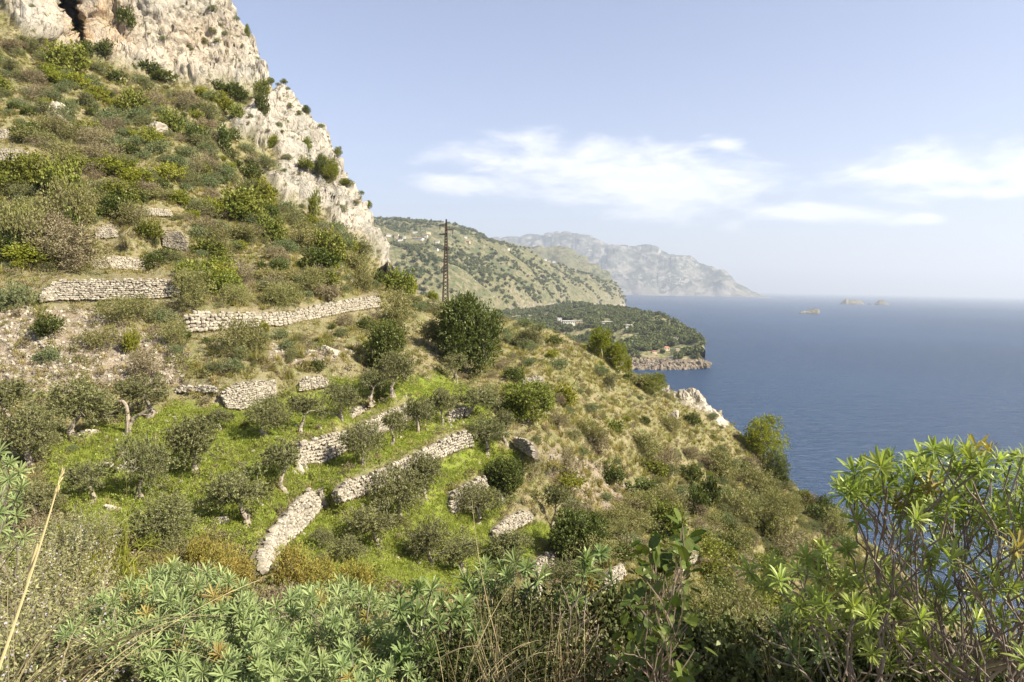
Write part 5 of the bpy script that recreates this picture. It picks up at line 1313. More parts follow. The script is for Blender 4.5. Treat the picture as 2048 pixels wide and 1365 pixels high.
# ================================================================== FAR HOUSES
m_wht = rough_mat('white_render', (0.60, 0.57, 0.50), (0.72, 0.69, 0.62), 0.1, 0, objvar=0.15); m_crm = rough_mat('cream_render', (0.52, 0.42, 0.27), (0.58, 0.48, 0.32), 0.1, 0, objvar=0.15)
m_tile = rough_mat('clay_roof', (0.34, 0.15, 0.09), (0.40, 0.20, 0.13), 0.3, 0, objvar=0.2); m_win = rough_mat('dark_window', (0.05, 0.06, 0.07), (0.08, 0.09, 0.1), 0.3, 0, objvar=0)
m_flat = rough_mat('flat_roof', (0.48, 0.45, 0.40), (0.58, 0.55, 0.50), 0.2, 0, objvar=0.1)
HOUSES = []
def house(surf, px, py, wpx, hpx, wall, roof, label, rz=0.0, grp='houses on the far slopes'):
    HOUSES.append((px, py, wpx, hpx))
    P, _ = surf(px, py); D = float(to_px(P)[2]); w = wpx / FPX * D; h = hpx / FPX * D; d = max(w * 0.6, h)
    root = empty('house', P, rz); tag(root, label, 'house', grp)
    mb = MB(); mb.box((-w / 2, -d / 2, -h * 1.2), (w / 2, d / 2, h)); obj('wall', mb.mesh('house_wall', [wall]), root)
    mb = MB(); e = w * 0.04 + 0.2
    if roof == 'flat': mb.box((-w / 2 - e, -d / 2 - e, h + 0.02), (w / 2 + e, d / 2 + e, h * 1.12)); rm = m_flat
    else:
        rh = h * 0.35; z = h + 0.02; a = w / 2 + e; b_ = d / 2 + e
        mb.add([[-a, -b_, z], [a, -b_, z], [a, b_, z], [-a, b_, z], [-a * 0.55, 0, z + rh], [a * 0.55, 0, z + rh]], [[0, 1, 5, 4], [2, 3, 4, 5], [3, 2, 1, 0]]); mb.add([[-a, -b_, z], [-a * 0.55, 0, z + rh], [-a, b_, z], [a, -b_, z], [a, b_, z], [a * 0.55, 0, z + rh]], [[0, 1, 2], [3, 4, 5]]); rm = m_tile
    obj('roof', mb.mesh('house_roof', [rm]), root)
    nw = max(2, min(5, int(w / 4)))
    for k in range(nw):
        x = -w / 2 + w * (k + 0.5) / nw; ww = w / nw * 0.17; mb = MB(); mb.box((x - ww, -d / 2 - 0.08, h * 0.35), (x + ww, -d / 2 + 0.1, h * 0.75)); obj('window', mb.mesh('house_window', [m_win]), root)
HM = [(778,472,10,3.5,1,'tile','low house with reddish roof, leftmost below the far hilltop'),(792,475,8,6,2,'flat','yellowish tall house beside the leftmost far houses'),(807,478,5,5,1,'flat','small white cube house right of the yellowish house'),(799,483,9,3,1,'flat','white row house below the yellowish house'),
      (828,468,10,3.5,1,'flat','white house close under the far hilltop'),(853,467,10,3,2,'flat','pale cream long house at the far skyline'),(834,480,21,3.5,1,'tile','longest far house, white with a red roof'),(849,475,7,3,1,'flat','small white house above the right end of the red-roofed one'),
      (864,474,8,3.5,1,'flat','white house left of the pylon top'),(873,486,8,3.5,1,'flat','white house lower on the slope left of the pylon'),(868,500,9,2.5,1,'flat','grey-white low building lowest left of the pylon'),(901,473,5,3.5,2,'flat','cream cottage just right of the pylon top'),
      (921,476,6,3,1,'flat','white house right of the pylon below the skyline'),(933,478,8,3,1,'flat','white house on the falling far skyline'),(948,481,7,4,1,'flat','bright white house highest on the right skyline shoulder'),(926,486,10,2.5,2,'tile','terracotta house among pinkish fields'),(998,503,6,3.5,1,'flat','white house on the far ridge beyond the pink fields'),(1008,500,4,3,1,'flat','tiny white tower house on the far ridge'),(885,487,5,3,2,'flat','little cream house directly beside the pylon')]
for px, py, w_, h_, c_, rf, lb_ in HM: house(mid_surf, px, py, w_, h_, m_wht if c_ == 1 else m_crm, rf, lb_, rng.normal() * 0.25)
for i, (px, py, w_, lb_) in enumerate([(1062,514,6,'white house on the hazy second headland, leftmost'),(1076,519,8,'larger white house on the hazy second headland'),(1090,521,6,'white house mid way along the hazy second headland'),(1099,524,5,'small white house on the hazy second headland'),(1110,526,6,'white house on the hazy second headland, rightmost')]): house(sec_surf, px, py, w_, 3.2, m_wht, 'flat', lb_, rng.normal() * 0.3)
HX = []
HC = [(1120,645,8,8,1,'flat','tall white villa left of the long white villa on the wooded cape'),(1138,648,24,6,1,'flat','long bright white villa on the wooded cape'),(1160,645,12,4,2,'flat','cream villa right of the long white villa'),(1214,647,19,2.5,1,'flat','very low long roof among the cape trees'),
      (1259,656,13,6,1,'flat','white villa with flat roof right of the long low roof'),(1352,681,14,4,1,'flat','white house with terrace near the cape tip'),(1333,702,11,6,2,'tile','house with red roof above the cape shore'),(1309,706,10,3,2,'tile','low red-roofed house left of the taller red-roofed one'),(1356,701,7,2.5,2,'flat','little cream house right of the red-roofed ones'),
      (1306,732,15,3,2,'flat','long low stone building at the waterline'),(1300,722,10,3,1,'flat','small whitish house above the waterline building'),(1058,641,5,3.5,1,'flat','tiny white house on the left part of the cape'),(1342,718,8,3,1,'flat','white terrace house over the rocky shore')]
for px, py, w_, h_, c_, rf, lb_ in HC: house(cape_surf, px, py, w_, h_, m_wht if c_ == 1 else m_crm, rf, lb_, rng.normal() * 0.2, 'houses on the wooded cape')
# woods on the cape and scattered on the headland: one mass
def blob_tree(seed, m):
    mb = MB()
    for k in range(4):
        c = np.array([rng.normal() * 0.3, rng.normal() * 0.3, 0.55 + rng.normal() * 0.15]); d = rand_dirs(46); rr = 0.45 * rng.uniform(0.6, 1.1, 46)
        ld = rand_dirs(46); mb.leaves(c + d * rr[:, None], ld, unit(np.cross(ld, rand_dirs(46))), 0.34, 0.26, 0)
    mb.tube([[0, 0, -0.3], [0, 0, 0.5]], 0.05, 4, 1)
    return mb.mesh('wood_tree_mesh', [m, m_twig])
m_wood = leaf_mat('woodland_leaf', (0.082, 0.100, 0.038), (0.175, 0.192, 0.078), 0.1, 0.0, 0.4)
m_wood2 = leaf_mat('woodland_leaf_light', (0.075, 0.085, 0.035), (0.14, 0.145, 0.07), 0.1, 0.0, 0.3)
WT = [blob_tree(1, m_wood), blob_tree(2, m_wood), blob_tree(3, m_wood2)]
def wood(name, P, X0, n, smin, smax, thr):
    sh = P.shape[:2]; dens = np.clip(fbm(P / X0, 4) * 3 + thr, 0, 1); dens[:4] = 0
    zlim = np.clip((P[..., 2] - 9) / 5, 0, 1); A = np.linalg.norm(np.cross(np.gradient(P, axis=1), np.gradient(P, axis=0)), axis=-1)
    W_ = (dens * zlim * A).ravel(); W_ /= W_.sum(); k = rng.choice(W_.size, n, p=W_); pts = P.reshape(-1, 3)[k] + rng.normal(size=(n, 3)) * (A.ravel()[k] ** 0.5)[:, None] * (0.4, 0.4, 0)
    X, Y, _ = to_px(pts); ok = np.ones(n, bool)
    for hx, hy, hw_, hh in HOUSES: ok &= ~((np.abs(X - hx) < hw_ * 0.65 + 1.5) & (Y > hy - hh - 1) & (Y < hy + 7))
    pts = pts[ok]; n = len(pts)
    gn_scatter(name, pts, rrot(n, 0.05), rng.uniform(smin, smax, n), WT)
wood('cape_woodland', CAPE_P, 60.0, 5200, 4, 9.0, 0.36)
MID_P = mid_grid
wood('headland_woodland', MID_P, 260.0, 3000, 5, 11, 0.30)

m_shore = rough_mat('shore_rock', (0.12, 0.098, 0.070), (0.24, 0.195, 0.14), 0.6, 0.6, 2, objvar=0.4)
SR = []
for v, f in ST[4:]:
    SR.append(mk_mesh('shore_rock_mesh', v, f, [m_shore]))
def shore(name, P, n, smin, smax, rows=9, zmax=14):
    r_ = rng.integers(0, P.shape[1], n); v = rng.integers(0, rows, n); p = P[v, r_] + rng.normal(size=(n, 3)) * (2, 2, 0.4); p[:, 2] = np.clip(p[:, 2], 0, zmax)
    gn_scatter(name, p, rng.random((n, 3)) * 6.28, rng.uniform(smin, smax, n), SR)
shore('cape_shore_rocks', CAPE_P[:, 60:], 1500, 2.5, 8.0, 12, 9)
shore('headland_shore_rocks', mid_grid[:, 440:], 260, 8, 22, 7, 40)
# ================================================================== FOREGROUND PLANTS, A FEW METRES AWAY
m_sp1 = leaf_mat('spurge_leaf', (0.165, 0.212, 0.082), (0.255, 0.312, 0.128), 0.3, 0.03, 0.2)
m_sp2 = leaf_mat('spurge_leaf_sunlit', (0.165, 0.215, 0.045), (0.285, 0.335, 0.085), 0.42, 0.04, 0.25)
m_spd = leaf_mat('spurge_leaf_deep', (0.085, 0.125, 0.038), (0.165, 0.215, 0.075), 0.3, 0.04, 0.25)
m_spold = leaf_mat('spurge_leaf_yellowed', (0.20, 0.17, 0.045), (0.34, 0.27, 0.09), 0.3, 0.02, 0.3)
m_stem = rough_mat('spurge_stem', (0.10, 0.080, 0.062), (0.22, 0.185, 0.145), 14, 0.4, 60)
m_broad = leaf_mat('broad_leaf', (0.045, 0.070, 0.014), (0.105, 0.135, 0.028), 0.3, 0.03, 0.35)
m_rose = leaf_mat('rosemary_needle', (0.150, 0.155, 0.055), (0.310, 0.295, 0.150), 0.15, 0.03, 0.2)
m_lil = leaf_mat('lilac_blossom', (0.36, 0.33, 0.38), (0.52, 0.49, 0.52), 0.3, 0.0, 0.1)
m_straw = leaf_mat('straw', (0.34, 0.27, 0.13), (0.58, 0.48, 0.27), 0.25, 0.03, 0.2)
m_strawd = leaf_mat('straw_dull', (0.20, 0.165, 0.085), (0.38, 0.31, 0.17), 0.2, 0.02, 0.25)
def rosette(n, L=0.055, W=0.0095, droop=0.5, spread=1.0):
    mb = MB()
    for i in range(n):
        t = i / n; pol = (0.25 + 1.45 * t ** 0.8) * spread; a = i * 2.39996 + rng.normal() * 0.15; l = L * (0.62 + 0.5 * math.sin(math.pi * min(1, t + 0.25))) * rng.uniform(0.85, 1.12)
        rad = np.array([math.cos(a), math.sin(a), 0]); up = np.array([0, 0, 1.0]); side = np.array([-math.sin(a), math.cos(a), 0]); V_ = []
        base = up * (0.012 * (1 - t) - 0.012 * t) + rad * 0.002
        for s, wd in ((0, 0.25), (0.3, 0.75), (0.65, 1.0), (0.88, 0.6), (1.0, 0.04)):
            pp = pol + droop * s * s * (0.3 + t); c = base + (rad * math.sin((pol + pp) / 2) + up * math.cos((pol + pp) / 2)) * l * s
            nrm = unit(up * math.sin(pp) - rad * math.cos(pp)); w = W * wd / 2
            V_ += [c - side * w + nrm * w * 0.35, c, c + side * w + nrm * w * 0.35]
        F = []
        for k in range(4): F += [[3 * k, 3 * k + 1, 3 * k + 4, 3 * k + 3], [3 * k + 1, 3 * k + 2, 3 * k + 5, 3 * k + 4]]
        mb.add(V_, F, 0, float(np.clip(1 - t + rng.normal() * 0.2, 0, 1)))
    return mb
ROS = [rosette(n, L, 0.0082, d, s).mesh('leaf_rosette_mesh', [m_sp1]) for n, L, d, s in ((30, 0.056, 0.5, 1.0), (26, 0.060, 0.35, 1.05), (32, 0.052, 0.7, 0.9), (24, 0.058, 0.6, 1.1))]
ROS2 = [rosette(n, L, 0.0112, d, s).mesh('broad_rosette_mesh', [m_sp1]) for n, L, d, s in ((24, 0.054, 0.6, 1.1), (20, 0.058, 0.45, 1.2), (27, 0.050, 0.8, 1.0))]
def sprigs(root, tips, axes, meshes, mat, smin=0.85, smax=1.15):
    O = np.array(root.location)
    for p, a in zip(tips, axes):
        me = meshes[rng.integers(len(meshes))]; o = bpy.data.objects.new('leaf_rosette', me); col.objects.link(o); o.parent = root; o.location = p - O
        q = Vector(a).to_track_quat('Z', 'Y') @ Euler((0, 0, rng.random() * 6.28)).to_quaternion(); o.rotation_mode = 'QUATERNION'; o.rotation_quaternion = q
        s = rng.uniform(smin, smax); o.scale = (s, s, s)
        mt_ = m_spold if rng.random() < 0.045 else mat
        if mt_.name != me.materials[0].name: o.material_slots[0].link = 'OBJECT'; o.material_slots[0].material = mt_
def bank_pt(px, py, D):
    p = at(px, py, D); return np.array([p[0], p[1], float(bank_z(p[0], p[1])) - 0.05])
def spurge(label, base, tips, axes, meshes, mat, r0=0.02, groups=4, frac=0.4, name='tree_spurge', wob=0.10, bare=0, smin=0.85, smax=1.15, rmin=0.0028):
    root = empty(name, base); tag(root, label, 'spurge bush', 'tree spurge bushes in the foreground'); tips = np.asarray(tips)
    c = tips - tips.mean(0); _, _, vt = np.linalg.svd(c, full_matrices=False); s = c @ vt[0]; order = np.argsort(s)
    for g_ in np.array_split(order, groups):
        if not len(g_): continue
        tt = tips[g_]
        if bare: tt = np.concatenate([tt, tt[rng.integers(len(tt), size=bare)] * 0.75 + base * 0.25 + rng.normal(size=(bare, 3)) * 0.08])
        mb = MB(); skeleton(mb, np.zeros(3) + rng.normal(size=3) * 0.02 * (1, 1, 0), tt - base, r0, 0, frac, wob, 6, rmin); obj('branch', mb.mesh('spurge_branch', [m_stem]), root)
    sprigs(root, tips, axes, meshes, mat, smin, smax); return root
def pick_px(poly, n, mind, lo=None):
    xs = [p[0] for p in poly]; ys = [p[1] for p in poly]; out = []; tries = 0
    while len(out) < n and tries < 40000:
        tries += 1; x = rng.uniform(min(xs), max(xs)); y = rng.uniform(min(ys), max(ys))
        if not inpoly(np.array([x]), np.array([y]), poly)[0]: continue
        if any((x - a) ** 2 + (y - b_) ** 2 < mind ** 2 for a, b_ in out): continue
        out.append((x, y))
    return np.array(out)
toC = lambda P: unit(C0 - P)
# --- the two grey-green mounds at the lower left
def mound(poly, n, mind, cx, top, bot, Dt, Db, base, label):
    q = pick_px(poly, n, mind); v = (q[:, 1] - top) / (bot - top); D = Dt + (Db - Dt) * v + rng.normal(size=len(q)) * 0.10
    tips = at(q[:, 0], q[:, 1], D); out = np.stack([(q[:, 0] - cx) / 260, 0 * v, 0 * v], 1)
    ax = unit(np.array([0, 0, 0.85]) + toC(tips) * (0.35 + 0.3 * v[:, None]) + out * 0.5 + rng.normal(size=(len(q), 3)) * 0.22)
    return spurge(label, bank_pt(*base), tips, ax, ROS, m_sp1, 0.018, 6, smin=0.68, smax=0.95)
mound([(130,1255),(190,1205),(280,1165),(350,1135),(440,1150),(500,1185),(530,1215),(540,1300),(560,1400),(470,1440),(330,1420),(290,1340),(180,1300),(130,1290)], 280, 16.5, 340, 1130, 1400, 3.25, 2.45, (380, 1420, 2.95), 'large grey-green spurge mound filling the lower left foreground')
mound([(515,1260),(550,1215),(600,1185),(680,1165),(730,1190),(800,1215),(830,1270),(845,1380),(760,1440),(600,1440),(520,1380)], 230, 16.5, 680, 1165, 1400, 3.2, 2.4, (680, 1420, 2.9), 'second grey-green spurge mound, right of the largest one in the foreground')
q = pick_px([(-90,905),(20,905),(48,960),(40,1030),(52,1075),(0,1100),(-90,1100)], 34, 22); tips = at(q[:, 0], q[:, 1], 3.6 + rng.normal(size=len(q)) * 0.15)
spurge('blue-green spurge cut off by the left picture edge', bank_pt(-110, 1350, 3.8), tips, unit(np.array([0.2, 0, 0.8]) + toC(tips) * 0.5 + rng.normal(size=tips.shape) * 0.25), ROS, m_sp1, 0.014, 3)
# darker leafy spurge between mound and the twigs
q = pick_px([(790,1200),(850,1175),(930,1210),(960,1260),(950,1330),(860,1360),(800,1330)], 42, 24); tips = at(q[:, 0], q[:, 1], 2.75 + rng.normal(size=len(q)) * 0.12)
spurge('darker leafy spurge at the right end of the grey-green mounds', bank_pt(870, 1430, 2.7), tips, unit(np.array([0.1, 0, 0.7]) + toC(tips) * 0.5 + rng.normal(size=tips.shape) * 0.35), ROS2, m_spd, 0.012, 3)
# --- the single sprig in the middle
q = np.array([(970,1135),(1000,1145),(1030,1128),(1052,1138),(1075,1162),(1058,1188),(952,1175),(935,1168),(1050,1205),(988,1180),(1016,1158),(946,1192),(965,1160)]); tips = at(q[:, 0], q[:, 1], 2.9 + rng.normal(size=len(q)) * 0.05)
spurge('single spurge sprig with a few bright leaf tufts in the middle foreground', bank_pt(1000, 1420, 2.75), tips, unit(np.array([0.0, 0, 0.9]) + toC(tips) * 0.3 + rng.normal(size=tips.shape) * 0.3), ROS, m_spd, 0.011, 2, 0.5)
q = np.array([(1170,1125),(1200,1108),(1168,1150),(1182,1172),(1120,1192),(1225,1165),(1150,1200)]); tips = at(q[:, 0], q[:, 1], 2.8 + rng.normal(size=len(q)) * 0.05)
spurge('dark leggy spurge left of the broad-leaved shrub', bank_pt(1110, 1400, 2.7), tips, unit(np.array([0.3, 0, 0.9]) + rng.normal(size=tips.shape) * 0.4), ROS2, m_spd, 0.010, 2, 0.5, bare=10)
# --- the tall spurge at the right
crown = [(1672,965),(1700,955),(1745,925),(1800,915),(1850,902),(1905,905),(1950,898),(2010,908),(2060,915),(2170,930),(2200,1040),(2160,1090),(2050,1075),(1960,1060),(1880,1040),(1800,1015),(1745,1000),(1700,1000)]
q = pick_px(crown, 150, 22); low = pick_px([(1790,1060),(1900,1080),(2050,1130),(2180,1180),(2170,1330),(2000,1330),(1900,1250),(1830,1180)], 34, 46)
extra = np.array([(1690,972),(1706,985),(1715,1042),(1800,1030),(1830,1042),(1822,1085),(1885,1062),(1905,1090),(1960,1150),(1902,1125),(1990,1180),(2035,1100),(1925,1230),(1980,1300),(2040,1290),(1860,1120)])
q = np.concatenate([q, low, extra]); D = 2.1 + (rng.normal(size=len(q)) * 0.2).clip(-0.3, 0.35); tips = at(q[:, 0], q[:, 1], D)
ax = unit(np.array([0, 0, 0.85]) + toC(tips) * 0.15 + np.stack([(q[:, 0] - 1950) / 500, 0 * D, 0 * D], 1) + rng.normal(size=tips.shape) * 0.33)
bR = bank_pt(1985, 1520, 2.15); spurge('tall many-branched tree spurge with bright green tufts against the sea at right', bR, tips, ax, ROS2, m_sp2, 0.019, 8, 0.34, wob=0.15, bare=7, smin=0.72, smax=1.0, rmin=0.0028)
q = np.array([(1498,1146),(1540,1142),(1597,1145),(1578,1186),(1640,1160),(1650,1105),(1692,1100),(1655,1128),(1690,1165),(1745,1168),(1722,1185),(1650,1212),(1800,1190),(1612,1120),(1560,1165),(1670,1190),(1705,1215),(1760,1210),(1630,1195),(1790,1230),(1840,1240),(1740,1240),(1800,1285),(1850,1290),(1900,1340),(1960,1345),(1780,1330),(1870,1225),(1530,1175),(1600,1215),(1690,1240),(1655,1265),(1715,1150),(1770,1130),(1715,1275),(1745,1310),(1820,1265),(1860,1325),(1620,1240),(1560,1130),(1780,1165)])
tips = at(q[:, 0], q[:, 1], 2.1 + rng.normal(size=len(q)) * 0.12); ax = unit(np.array([-0.2, 0, 0.9]) + toC(tips) * 0.2 + rng.normal(size=tips.shape) * 0.35)
spurge('lower spreading spurge reaching left from the foot of the tall one', bank_pt(1800, 1480, 2.1), tips, ax, ROS2, m_sp2, 0.014, 3, 0.42, wob=0.14, bare=8, smin=0.7, smax=0.95)
q = np.array([(1560,1260),(1585,1300),(1600,1340),(1500,1330),(1640,1310),(1575,1235)]); tips = at(q[:, 0], q[:, 1], 2.5)
spurge('small dark spurge low between the shrub and the spreading spurge', bank_pt(1580, 1430, 2.5), tips, unit(np.array([0, 0, 0.8]) + toC(tips) * 0.4 + rng.normal(size=tips.shape) * 0.3), ROS2, m_spd, 0.010, 2)
# --- broad-leaved shrub
def broad_leaf():
    mb = MB(); V_ = []; L = 0.042
    st = [(0, 0.12), (0.2, 0.75), (0.5, 1.0), (0.8, 0.7), (1.0, 0.05)]
    for s, w in st: V_ += [(s * L, -0.015 * w, 0.003 - 0.006 * s * s), (s * L, 0, 0.0 - 0.006 * s * s), (s * L, 0.015 * w, 0.003 - 0.006 * s * s)]
    F = []
    for k in range(4): F += [[3 * k, 3 * k + 1, 3 * k + 4, 3 * k + 3], [3 * k + 1, 3 * k + 2, 3 * k + 5, 3 * k + 4]]
    mb.add(V_, F, 0, 0.5); return mb
def broad_shrub(poly, n, D0, base, label, more=()):
    base = bank_pt(*base); root = empty('broad_leaved_shrub', base); tag(root, label, 'shrub')
    q = pick_px(poly, n, 12); q = np.concatenate([q, np.array(more)]) if len(more) else q
    tips = at(q[:, 0], q[:, 1], D0 + rng.normal(size=len(q)) * 0.14); mb = MB(); skeleton(mb, np.zeros(3), tips - base, 0.014, 0, 0.3, 0.08, 5, 0.0018); obj('stem', mb.mesh('shrub_stem', [m_twig]), root)
    me = [broad_leaf().mesh('leaf_mesh', [m_broad]) for _ in range(2)]; me[1].attributes['rnd'].data.foreach_set('value', np.full(8, 0.7, np.float32)); me[0].attributes['rnd'].data.foreach_set('value', np.full(8, 0.1, np.float32)); cnt = 0
    for p in tips:
        for k in range(3):
            if cnt >= 298: break
            o = bpy.data.objects.new('leaf', me[rng.integers(2)]); col.objects.link(o); o.parent = root; o.location = p - base + rng.normal(size=3) * 0.012
            d = unit(rng.normal(size=3) + (0, -0.2, 0.25)); o.rotation_mode = 'QUATERNION'; o.rotation_quaternion = Vector(d).to_track_quat('X', 'Z') @ Euler((rng.normal() * 0.6, 0, 0)).to_quaternion(); s = rng.uniform(0.75, 1.25); o.scale = (s, s, s); cnt += 1
broad_shrub([(1300,1100),(1345,1080),(1375,1090),(1390,1150),(1385,1250),(1400,1340),(1370,1400),(1270,1400),(1235,1330),(1245,1240),(1262,1170),(1285,1130)], 90, 2.1, (1330, 1470, 2.1), 'dark broad-leaved shrub rising from the bottom edge left of centre right', [(1365,1048),(1362,1062),(1300,1078),(1308,1088),(1298,1095),(1370,1075),(1312,1100),(1372,1095)])
[o for o in bpy.data.objects if o.name == 'broad_leaved_shrub'][0]['label'] = 'dark shrub with broad oval leaves rising from the bottom of the photo'
# --- flowering rosemary
def rosemary():
    root = empty('rosemary_bush'); fo = MB(); st = MB(); fl = MB()
    for i in range(230):
        d = rand_dirs(1)[0]; d[2] = abs(d[2]) * 0.8 + 0.35; d = unit(d); b0 = rand_dirs(1)[0] * (0.30, 0.30, 0.05); p1 = b0 + d * rng.uniform(0.30, 0.62); mid = (b0 + p1) / 2 + rng.normal(size=3) * 0.03
        P = np.array([b0, mid, p1 + (0, 0, 0.04)]); st.tube(P, [0.003, 0.002, 0.001], 3)
        k = 60; t = 0.3 + 0.7 * rng.random(k)[:, None]; c = P[0] * (1 - t) ** 2 + 2 * t * (1 - t) * P[1] + t * t * P[2]; ld = unit(rand_dirs(k) + d * 0.7); fo.leaves(c + ld * 0.012, ld, unit(np.cross(ld, rand_dirs(k))), 0.028, 0.0085, 0)
        if rng.random() < 0.42:
            k = 7; t = 0.6 + 0.4 * rng.random(k)[:, None]; c = P[0] * (1 - t) ** 2 + 2 * t * (1 - t) * P[1] + t * t * P[2]; ld = rand_dirs(k); fl.leaves(c + ld * 0.014, ld, unit(np.cross(ld, rand_dirs(k))), 0.015, 0.013, 0)
    obj('foliage', fo.mesh('rosemary_foliage', [m_rose]), root); obj('stem', st.mesh('rosemary_stem', [m_twig]), root); obj('blossom', fl.mesh('rosemary_blossom', [m_lil]), root, kind='stuff'); return root
RSM = rosemary()
def put(proto, first, p, s, label, cat, grp=None, mat=None):
    o = proto if first else copy_tree(proto); o.location = p; o.scale = (s, s, s); o.rotation_euler = (0, 0, rng.random() * 6.28); tag(o, label, cat, grp); return o
for i, (px, py, D, s, lb_) in enumerate([(40,1300,3.0,0.95,'flowering rosemary crossed by the long dry stalk'),(150,1330,3.1,0.85,'flowering rosemary between the stalk and the spurge mound'),(-20,1370,2.5,0.8,'flowering rosemary in the bottom left corner'),(110,1250,3.8,0.85,'rosemary behind, close to the yellow-green bushes'),(230,1370,2.7,0.7,'low rosemary under the left part of the spurge mound'),(70,1140,5.6,0.95,'pale-flowered rosemary highest at the left'),(150,1060,8.5,0.9,'grey rosemary beneath the left olive trees')]):
    P = at(px, py, D); put(RSM, i == 0, P - np.array([0, 0, 0.30 * s]), s, lb_, 'rosemary', 'rosemary bushes in the lower left')
# --- undergrowth along the bottom: twiggy small-leaved bushes
def fine_bush(nleaf, L, W, mat, stems=60, up=0.5):
    return make_shrub('foreground_bush', nleaf, 8, L, W, 0.8, 0.9, 0.16, 1.0, two=True, stems=stems, up=up, mat=mat)
m_under_shade = leaf_mat('shaded_undergrowth_leaf', (0.032, 0.040, 0.013), (0.085, 0.095, 0.032), 0.2, 0.03, 0.3)  # leaf colour darkened to carry the shade along the bottom edge
m_twig_dark = rough_mat('shaded_twig', (0.07, 0.05, 0.035), (0.15, 0.115, 0.08), 12, 0.3, 40)  # darker copy of the brown twig, with the shade put into its colour
FB = [fine_bush(15000, 0.045, 0.020, m_under_shade), fine_bush(11000, 0.045, 0.016, m_grey, 90), fine_bush(7000, 0.04, 0.014, m_brown, 130, 0.9), fine_bush(14000, 0.06, 0.034, m_under_shade)]
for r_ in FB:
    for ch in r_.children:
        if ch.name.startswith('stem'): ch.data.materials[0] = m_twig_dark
seen_fb = set()
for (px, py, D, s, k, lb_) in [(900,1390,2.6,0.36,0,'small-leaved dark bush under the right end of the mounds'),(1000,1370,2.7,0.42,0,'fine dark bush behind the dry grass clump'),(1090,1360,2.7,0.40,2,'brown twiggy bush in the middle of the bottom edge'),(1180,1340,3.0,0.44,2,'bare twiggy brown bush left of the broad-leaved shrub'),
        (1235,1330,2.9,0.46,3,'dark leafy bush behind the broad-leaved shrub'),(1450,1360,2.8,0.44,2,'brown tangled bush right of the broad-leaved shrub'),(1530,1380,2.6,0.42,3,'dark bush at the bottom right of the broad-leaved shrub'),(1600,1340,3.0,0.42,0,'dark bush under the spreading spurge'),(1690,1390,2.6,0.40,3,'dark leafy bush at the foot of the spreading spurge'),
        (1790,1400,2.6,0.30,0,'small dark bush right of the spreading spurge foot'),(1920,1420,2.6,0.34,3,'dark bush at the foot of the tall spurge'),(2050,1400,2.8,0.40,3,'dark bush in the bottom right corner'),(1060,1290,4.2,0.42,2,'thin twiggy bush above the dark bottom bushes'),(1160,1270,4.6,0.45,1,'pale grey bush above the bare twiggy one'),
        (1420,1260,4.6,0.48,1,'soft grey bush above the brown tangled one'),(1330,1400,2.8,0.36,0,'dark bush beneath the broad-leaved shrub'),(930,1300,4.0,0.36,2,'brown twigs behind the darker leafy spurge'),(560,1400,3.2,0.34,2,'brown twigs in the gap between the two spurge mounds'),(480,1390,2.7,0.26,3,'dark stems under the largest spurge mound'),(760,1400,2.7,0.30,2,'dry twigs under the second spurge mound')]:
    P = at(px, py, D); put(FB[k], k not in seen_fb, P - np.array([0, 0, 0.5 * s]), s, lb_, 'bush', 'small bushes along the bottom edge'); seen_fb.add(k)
# --- pale stone at the bottom left
o = place_mesh('rock', ROCKS[2], at(180, 1400, 2.5), 0.085, 0.9, (1.1, 1, 0.7)); tag(o, 'pale rounded stone at the bottom edge below the left spurge mound', 'rock')
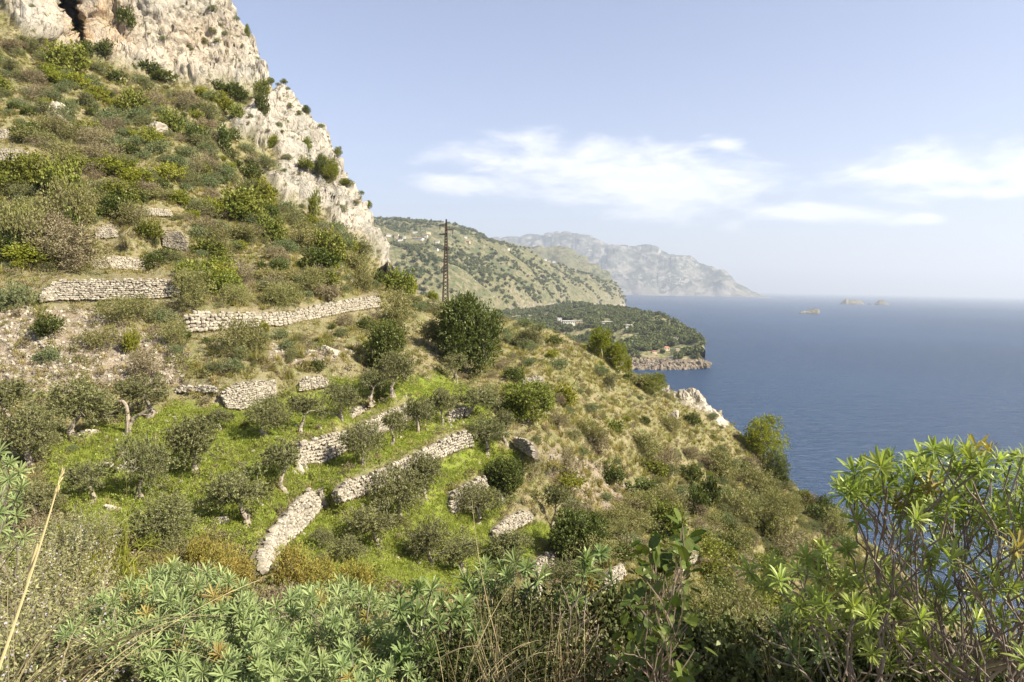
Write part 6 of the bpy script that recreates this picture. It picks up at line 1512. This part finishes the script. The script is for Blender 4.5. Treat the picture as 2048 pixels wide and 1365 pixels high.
# --- dry stalks and grasses
def stalk(root_name, p0, c1, p2, r, label):
    t = np.linspace(0, 1, 14)[:, None]; O = p0; root = empty(root_name, O); tag(root, label, 'dry stalk', 'dry grass stalks')
    P = (1 - t) ** 2 * p0 + 2 * t * (1 - t) * c1 + t * t * p2 - O; mb = MB(); mb.tube(P, np.linspace(r, r * 0.35, 14), 5, 0, 0.8); obj('stem', mb.mesh('stalk_stem', [m_straw]), root); return root, P
p0, p2 = at(-25, 1400, 1.55), at(126, 936, 1.7); root, P = stalk('dry_grass_stalk', p0, (p0 + p2) / 2 + np.array([0.012, 0, 0]), p2, 0.0036, 'long straw-yellow grass stalk leaning up from the lower left corner')
for (a, b_, w_) in [(0.86, 1.0, 0.006), (0.62, 0.72, 0.008)]:
    mb = MB(); i = int(a * 13); q0 = P[i]; dirv = unit(P[13] - P[0]); k = 14; t = rng.random((k, 1)) * (b_ - a)
    if a > 0.8: c = q0 + dirv * t * np.linalg.norm(P[13]); mb.leaves(c + rng.normal(size=(k, 3)) * 0.002, unit(dirv + rng.normal(size=(k, 3)) * 0.25), unit(np.cross(dirv, rand_dirs(k))), 0.022, 0.004, 0); nm = 'seed_head'
    else: mb.tube([q0 + (0.0, 0, 0.02), q0 + (-0.012, 0, -0.02), q0 + (-0.030, 0, -0.075)], [0.002, 0.0055, 0.0008], 6, 0, 0.9); nm = 'husk'
    obj(nm, mb.mesh(nm + '_mesh', [m_straw]), root)
stalk('dry_grass_stalk', at(1030, 1400, 2.4), at(960, 1200, 2.4), at(944, 1000, 2.5), 0.0016, 'thin straight stalk standing left of the single spurge sprig')
stalk('dry_grass_stalk', at(860, 1330, 2.3), at(990, 1230, 2.2), at(1075, 1390, 2.2), 0.0022, 'arching dry stalk across the dark bottom centre')
stalk('dry_grass_stalk', at(150, 1400, 1.9), at(330, 1230, 1.9), at(520, 1160, 2.1), 0.0014, 'thin green-yellow stalk bending across the largest spurge mound')
def dry_clump(name, px0, py0, D, n, dx, top, spread, w=0.0032, bend=0.3, mats=m_strawd):
    mb = MB()
    for i in range(n):
        b0 = at(px0 + rng.normal() * 22, py0, D + rng.normal() * 0.12); e = at(px0 + dx + rng.normal() * spread, top + rng.normal() * 45, D + rng.normal() * 0.2)
        c = b0 + (e - b0) * 0.5 + np.array([0, 0, abs(rng.normal()) * bend * 0.3 + bend * 0.1]); t = np.linspace(0, 1, 8)[:, None]; P = (1 - t) ** 2 * b0 + 2 * t * (1 - t) * c + t * t * e
        mb.tube(P, np.linspace(w, w * 0.2, 8) * rng.uniform(0.3, 0.7), 3, 0, rng.random())
    obj(name, mb.mesh(name, [mats]), kind='stuff')
dry_clump('dry_grass', 0, 1430, 2.1, 26, 210, 1240, 130, bend=0.45)
dry_clump('dry_grass', 90, 1430, 1.9, 13, 300, 1270, 110, bend=0.35)
dry_clump('dry_grass', 1010, 1440, 2.4, 40, -40, 1235, 42, bend=0.05)
dry_clump('dry_grass', 1110, 1440, 2.5, 34, 20, 1250, 50, bend=0.06)
dry_clump('dry_grass', 930, 1440, 2.3, 26, 70, 1290, 130, bend=0.3)
dry_clump('dry_grass', 1560, 1440, 2.5, 26, 0, 1250, 90, bend=0.15)
dry_clump('green_reed_grass', 235, 1150, 8.0, 60, 20, 1090, 55, 0.010, bend=0.9, mats=m_yel)
flush_labels()
